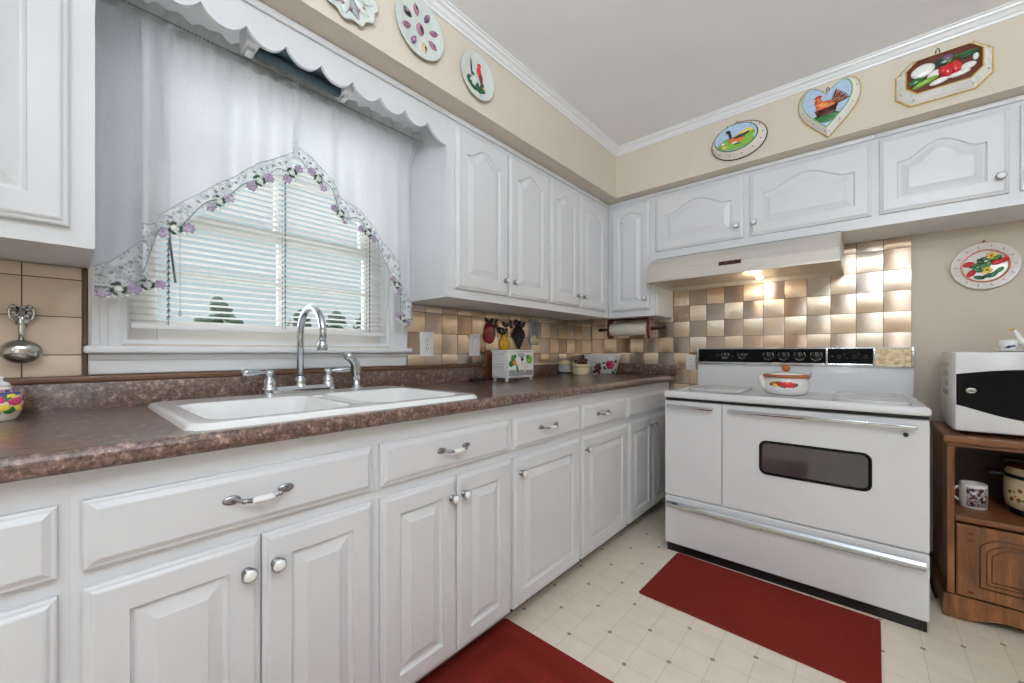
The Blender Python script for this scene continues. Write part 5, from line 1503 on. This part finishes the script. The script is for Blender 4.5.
mb = MB(); a = math.atan2(-2.84 - sy_, 1.64 - sx_)
for da, h, r_, m in ((.35, .020, .012, 0), (.55, .030, .008, 0), (.1, .016, .010, 0), (-.25, .014, .007, 1), (.4, .034, .006, 0), (.75, .020, .008, 2)):
    b = a + da; R0 = .0215 + .09 * h
    mb.m = m; mb.dome(Fr((sx_ - .005 + R0 * math.cos(b), sy_ + R0 * math.sin(b), 1.0752 + h), (-math.sin(b), math.cos(b), 0), (0, 0, 1), (math.cos(b), math.sin(b), 0)), ell(0, 0, r_, r_ * .6, 10, .4), -.002, .004, 2)
mb.build('painting', ['p_blue', 'p_bluegrey', 'p_dark'], cb)
tp = thing('teapot', 'white teapot with gold spout tip on the microwave, cut off by the right edge', 'teapot', (2.18, -0.285, 1.0715))
G = Fr((2.180, -0.285, 1.0715), (1, 0, 0), (0, 1, 0), (0, 0, 1))
mb = MB(); mb.lathe(G, [(.0005, 0), (.030, 0), (.034, .004), (.048, .026), (.050, .044), (.042, .066), (.028, .078), (.024, .082)], 28); tb = mb.build('body', 'porc', tp)
mb = MB(); mb.lathe(G, [(.0255, .081), (.022, .088), (.010, .094), (.007, .100), (.010, .106), (.0005, .110)], 20); mb.build('lid', 'porc', tp)
mb = MB(); mb.tube([(2.138, -.292, 1.095), (2.122, -.295, 1.118), (2.112, -.297, 1.142), (2.104, -.299, 1.160)], [.014, .011, .008, .006], 12); spt = mb.build('spout', 'porc', tp)
mb = MB(); mb.tube([(2.105, -.2985, 1.158), (2.094, -.300, 1.1625)], [.0068, .004], 10); mb.build('spout_tip', 'p_gold', spt)
mb = MB(); mb.tube([(2.226, -.278, 1.135), (2.252, -.274, 1.140), (2.258, -.273, 1.118), (2.246, -.275, 1.098), (2.228, -.278, 1.096)], .005, 10); mb.build('handle', 'porc', tp)
mb = MB()
for da, h, r_, m in ((-.5, .03, .012, 0), (-.3, .05, .010, 1), (.1, .03, .010, 2), (-.75, .045, .009, 2), (.3, .05, .01, 0)):
    b = a + da; R0 = .046
    mb.m = m; mb.dome(Fr((2.18 + R0 * math.cos(b), -.285 + R0 * math.sin(b), 1.0715 + h), (-math.sin(b), math.cos(b), 0), (0, 0, 1), (math.cos(b), math.sin(b), 0)), ell(0, 0, r_, r_ * .6, 10, .4), -.002, .0065, 2)
mb.build('painting', ['p_blue', 'p_gold', 'p_dgreen'], tb)
# mug and slow cooker on the shelf
mg = thing('photo_mug', 'white mug with a printed picture on the open shelf of the oak cart', 'mug', (1.998, -0.285, .4125))
G = Fr((1.998, -0.285, .4125), (1, 0, 0), (0, 1, 0), (0, 0, 1))
mb = MB(); mb.lathe(G, [(.0005, 0), (.038, 0), (.040, .003), (.041, .10), (.039, .103), (.037, .10), (.036, .006), (.0005, .005)], 32); gb = mb.build('cup', 'porc', mg)
mb = MB(); a = math.atan2(-2.84 + .285, 1.64 - 1.998)
mb.lathe(G, [(.0408, .012), (.0416, .012), (.0416, .088), (.0408, .088)], 18, True, a - .45, a + 1.1); mb.build('picture', 'mugprint', gb)
mb = MB(); ha = a - 1.45
mb.tube([(1.998 + (.039 + .026 * math.sin(PI * k / 10)) * math.cos(ha), -.285 + (.039 + .026 * math.sin(PI * k / 10)) * math.sin(ha), .4125 + .082 - .060 * k / 10) for k in range(11)], .0052, 10); mb.build('handle', 'porc', mg)
scx, scy, scz = 2.210, -0.245, .4125
sc = thing('slow_cooker', 'cream slow cooker with painted flowers and black handles on the cart shelf', 'slow cooker', (scx, scy, scz))
G = Fr((scx, scy, scz), (1, 0, 0), (0, 1, 0), (0, 0, 1))
mb = MB(); mb.lathe(G, [(.0005, 0), (.105, 0), (.112, .006), (.113, .022), (.108, .024)], 36); mb.build('base_ring', 'black', sc)
mb = MB(); mb.lathe(G, [(.107, .022), (.117, .030), (.122, .06), (.123, .145), (.120, .150)], 36); kb = mb.build('body', 'cream', sc)
mb = MB(); mb.lathe(G, [(.1215, .148), (.128, .150), (.129, .160), (.1215, .163)], 36)
for s in (-1, 1): mb.box(scx + s * .122, scx + s * .172, scy - .03, scy + .03, scz + .148, scz + .164, .006)
mb.build('rim_handle', 'black', sc)
mb = MB(); mb.lathe(G, [(.119, .162), (.120, .168), (.112, .180), (.115, .192)], 36); mb.build('liner_rim', 'cream', sc)
mb = MB(); mb.lathe(G, [(.118, .190), (.119, .196), (.100, .206), (.05, .214), (.0005, .216)], 36); lb = mb.build('lid', 'p_brown', sc)
mb = MB(); mb.box(scx - .13, scx + .13, scy - .016, scy + .016, scz + .206, scz + .222, .006); mb.build('lid_handle', 'black', lb)
mb = MB(); a = math.atan2(-2.84 - scy, 1.64 - scx)
for k in range(26):
    b = a - 1.0 + 1.7 * (k / 25) + random.uniform(-.03, .03); h = random.uniform(.055, .105)
    mb.m = [0, 0, 1, 2][k % 4]
    mb.dome(Fr((scx + .1215 * math.cos(b), scy + .1215 * math.sin(b), scz + h), (-math.sin(b), math.cos(b), 0), (0, 0, 1), (math.cos(b), math.sin(b), 0)), ell(0, 0, [.010, .010, .009, .006][k % 4], [.009, .009, .004, .005][k % 4], 9, k), -.002, .004, 2)
mb.build('painted_flowers', ['p_copper', 'p_green', 'p_orange'], kb)
mb = MB(); mb.tube([(1.878, -.035, .30), (1.874, -.045, .16), (1.878, -.10, .05), (1.884, -.22, .008), (1.886, -.33, .0065)], .0055, 8)
tag(mb.build('power_cord', 'black', at=(1.88, -.03, .2)), 'black power cord running down between the stove and the oak cart', 'cord')

# ------------------------------------------------------------------ rugs
def rug(name, x0, x1, y0, y1, border, label, rot):
    mb = MB(); cx, cy = (x0 + x1) / 2, (y0 + y1) / 2
    mb.loft([[(a, b, z) for a, b in rrect(x0 + i, x1 - i, y0 + i, y1 - i, .012, 3)] for i, z in ((.001, .0006), (0, .003), (.003, .0062))], True, True, True)
    m = rug_mat('red_rug_' + str(border), x0 - cx, x1 - cx, y0 - cy, y1 - cy, border)
    o = mb.build(name, m, at=(cx, cy, 0)); o.rotation_euler = (0, 0, rot)
    return tag(o, label, 'rug')
rug('floor_rug', .902, 1.695, -1.155, -.680, 2.0, 'dark red floor mat lying in front of the white stove', math.radians(-1.2))
rug('floor_rug', .567, 1.28, -3.2, -1.660, 0.115, 'dark red runner with a woven border on the floor in front of the sink cabinets', 0.0)

# ------------------------------------------------------------------ light
w = bpy.data.worlds.new('sky'); SC.world = w; w.use_nodes = True
N, L = w.node_tree.nodes, w.node_tree.links
bgn = N['Background']
t_ = N.new('ShaderNodeTexCoord'); sp2 = N.new('ShaderNodeSeparateXYZ'); L.new(t_.outputs['Generated'], sp2.inputs[0])
r_ = N.new('ShaderNodeValToRGB'); r_.color_ramp.elements[0].position = 0.0; r_.color_ramp.elements[0].color = (0.86, 0.95, 0.97, 1)
r_.color_ramp.elements[1].position = 0.6; r_.color_ramp.elements[1].color = (0.62, 0.82, 0.95, 1)
L.new(sp2.outputs['Z'], r_.inputs['Fac']); L.new(r_.outputs['Color'], bgn.inputs['Color'])
bgn.inputs['Strength'].default_value = 0.86
def area(name, loc, target, sx, sy, power, col=(1, 1, 1)):
    l = bpy.data.lights.new(name, 'AREA'); l.shape = 'RECTANGLE'; l.size = sx; l.size_y = sy; l.energy = power; l.color = col
    o = bpy.data.objects.new(name, l); COL.objects.link(o); o.location = loc
    d = Vector(target) - Vector(loc); o.rotation_euler = d.to_track_quat('-Z', 'Y').to_euler()
    return o
def point(name, loc, power, rad, col):
    l = bpy.data.lights.new(name, 'POINT'); l.energy = power; l.shadow_soft_size = rad; l.color = col
    o = bpy.data.objects.new(name, l); COL.objects.link(o); o.location = loc
    return o
NEU = (0.815, 0.91, 1.0)
point('ceiling_lamp', (2.1, -2.45, 2.2), 12, 0.07, NEU)
point('rear_fill', (2.3, -4.35, 1.8), 11, 0.2, NEU)  # added fill light behind the camera, no fixture known there
area('side_fill', (3.5, -3.6, 1.35), (0.4, -1.2, 1.0), 1.5, 1.4, 10, NEU)  # added fill light by the right wall, which has no window
area('upward_fill', (2.1, -3.3, 2.05), (2.08, -3.16, 2.4), 0.8, 0.8, 74, NEU)  # added unseen lamp in mid-air, aimed up to brighten the ceiling
point('hood_lamp', (1.17, -0.20, 1.465), 1.15, 0.05, (1.0, 0.80, 0.58))
sl = bpy.data.lights.new('daylight_sun', 'SUN'); sl.energy = 14.5; sl.angle = math.radians(75); sl.color = (0.98, 0.97, 1.0)
so = bpy.data.objects.new('daylight_sun', sl); COL.objects.link(so); so.rotation_euler = Vector((0.80, 0.12, -0.58)).to_track_quat('-Z', 'Y').to_euler()

# ------------------------------------------------------------------ camera
cam = bpy.data.cameras.new('camera'); co = bpy.data.objects.new('camera', cam); COL.objects.link(co)
cam.sensor_width = 36.0; cam.lens = 36.0 * 397.0 / 1024.0
cam.shift_y = 10.5 / 1024.0; cam.clip_start = 0.02
co.location = (1.64, -2.84, 1.07)
co.rotation_euler = (PI / 2, 0, math.atan2(348.7, 397.0))
SC.camera = co
vs = SC.view_settings
vs.view_transform = 'Standard'; vs.look = 'None'; vs.exposure = -0.24; vs.gamma = 1.0; vs.use_curve_mapping = False
try:
    SC.cycles.use_denoising = True
    SC.cycles.max_bounces = 10; SC.cycles.diffuse_bounces = 6; SC.cycles.transparent_max_bounces = 16
    SC.cycles.sample_clamp_indirect = 6.0
except Exception:
    pass
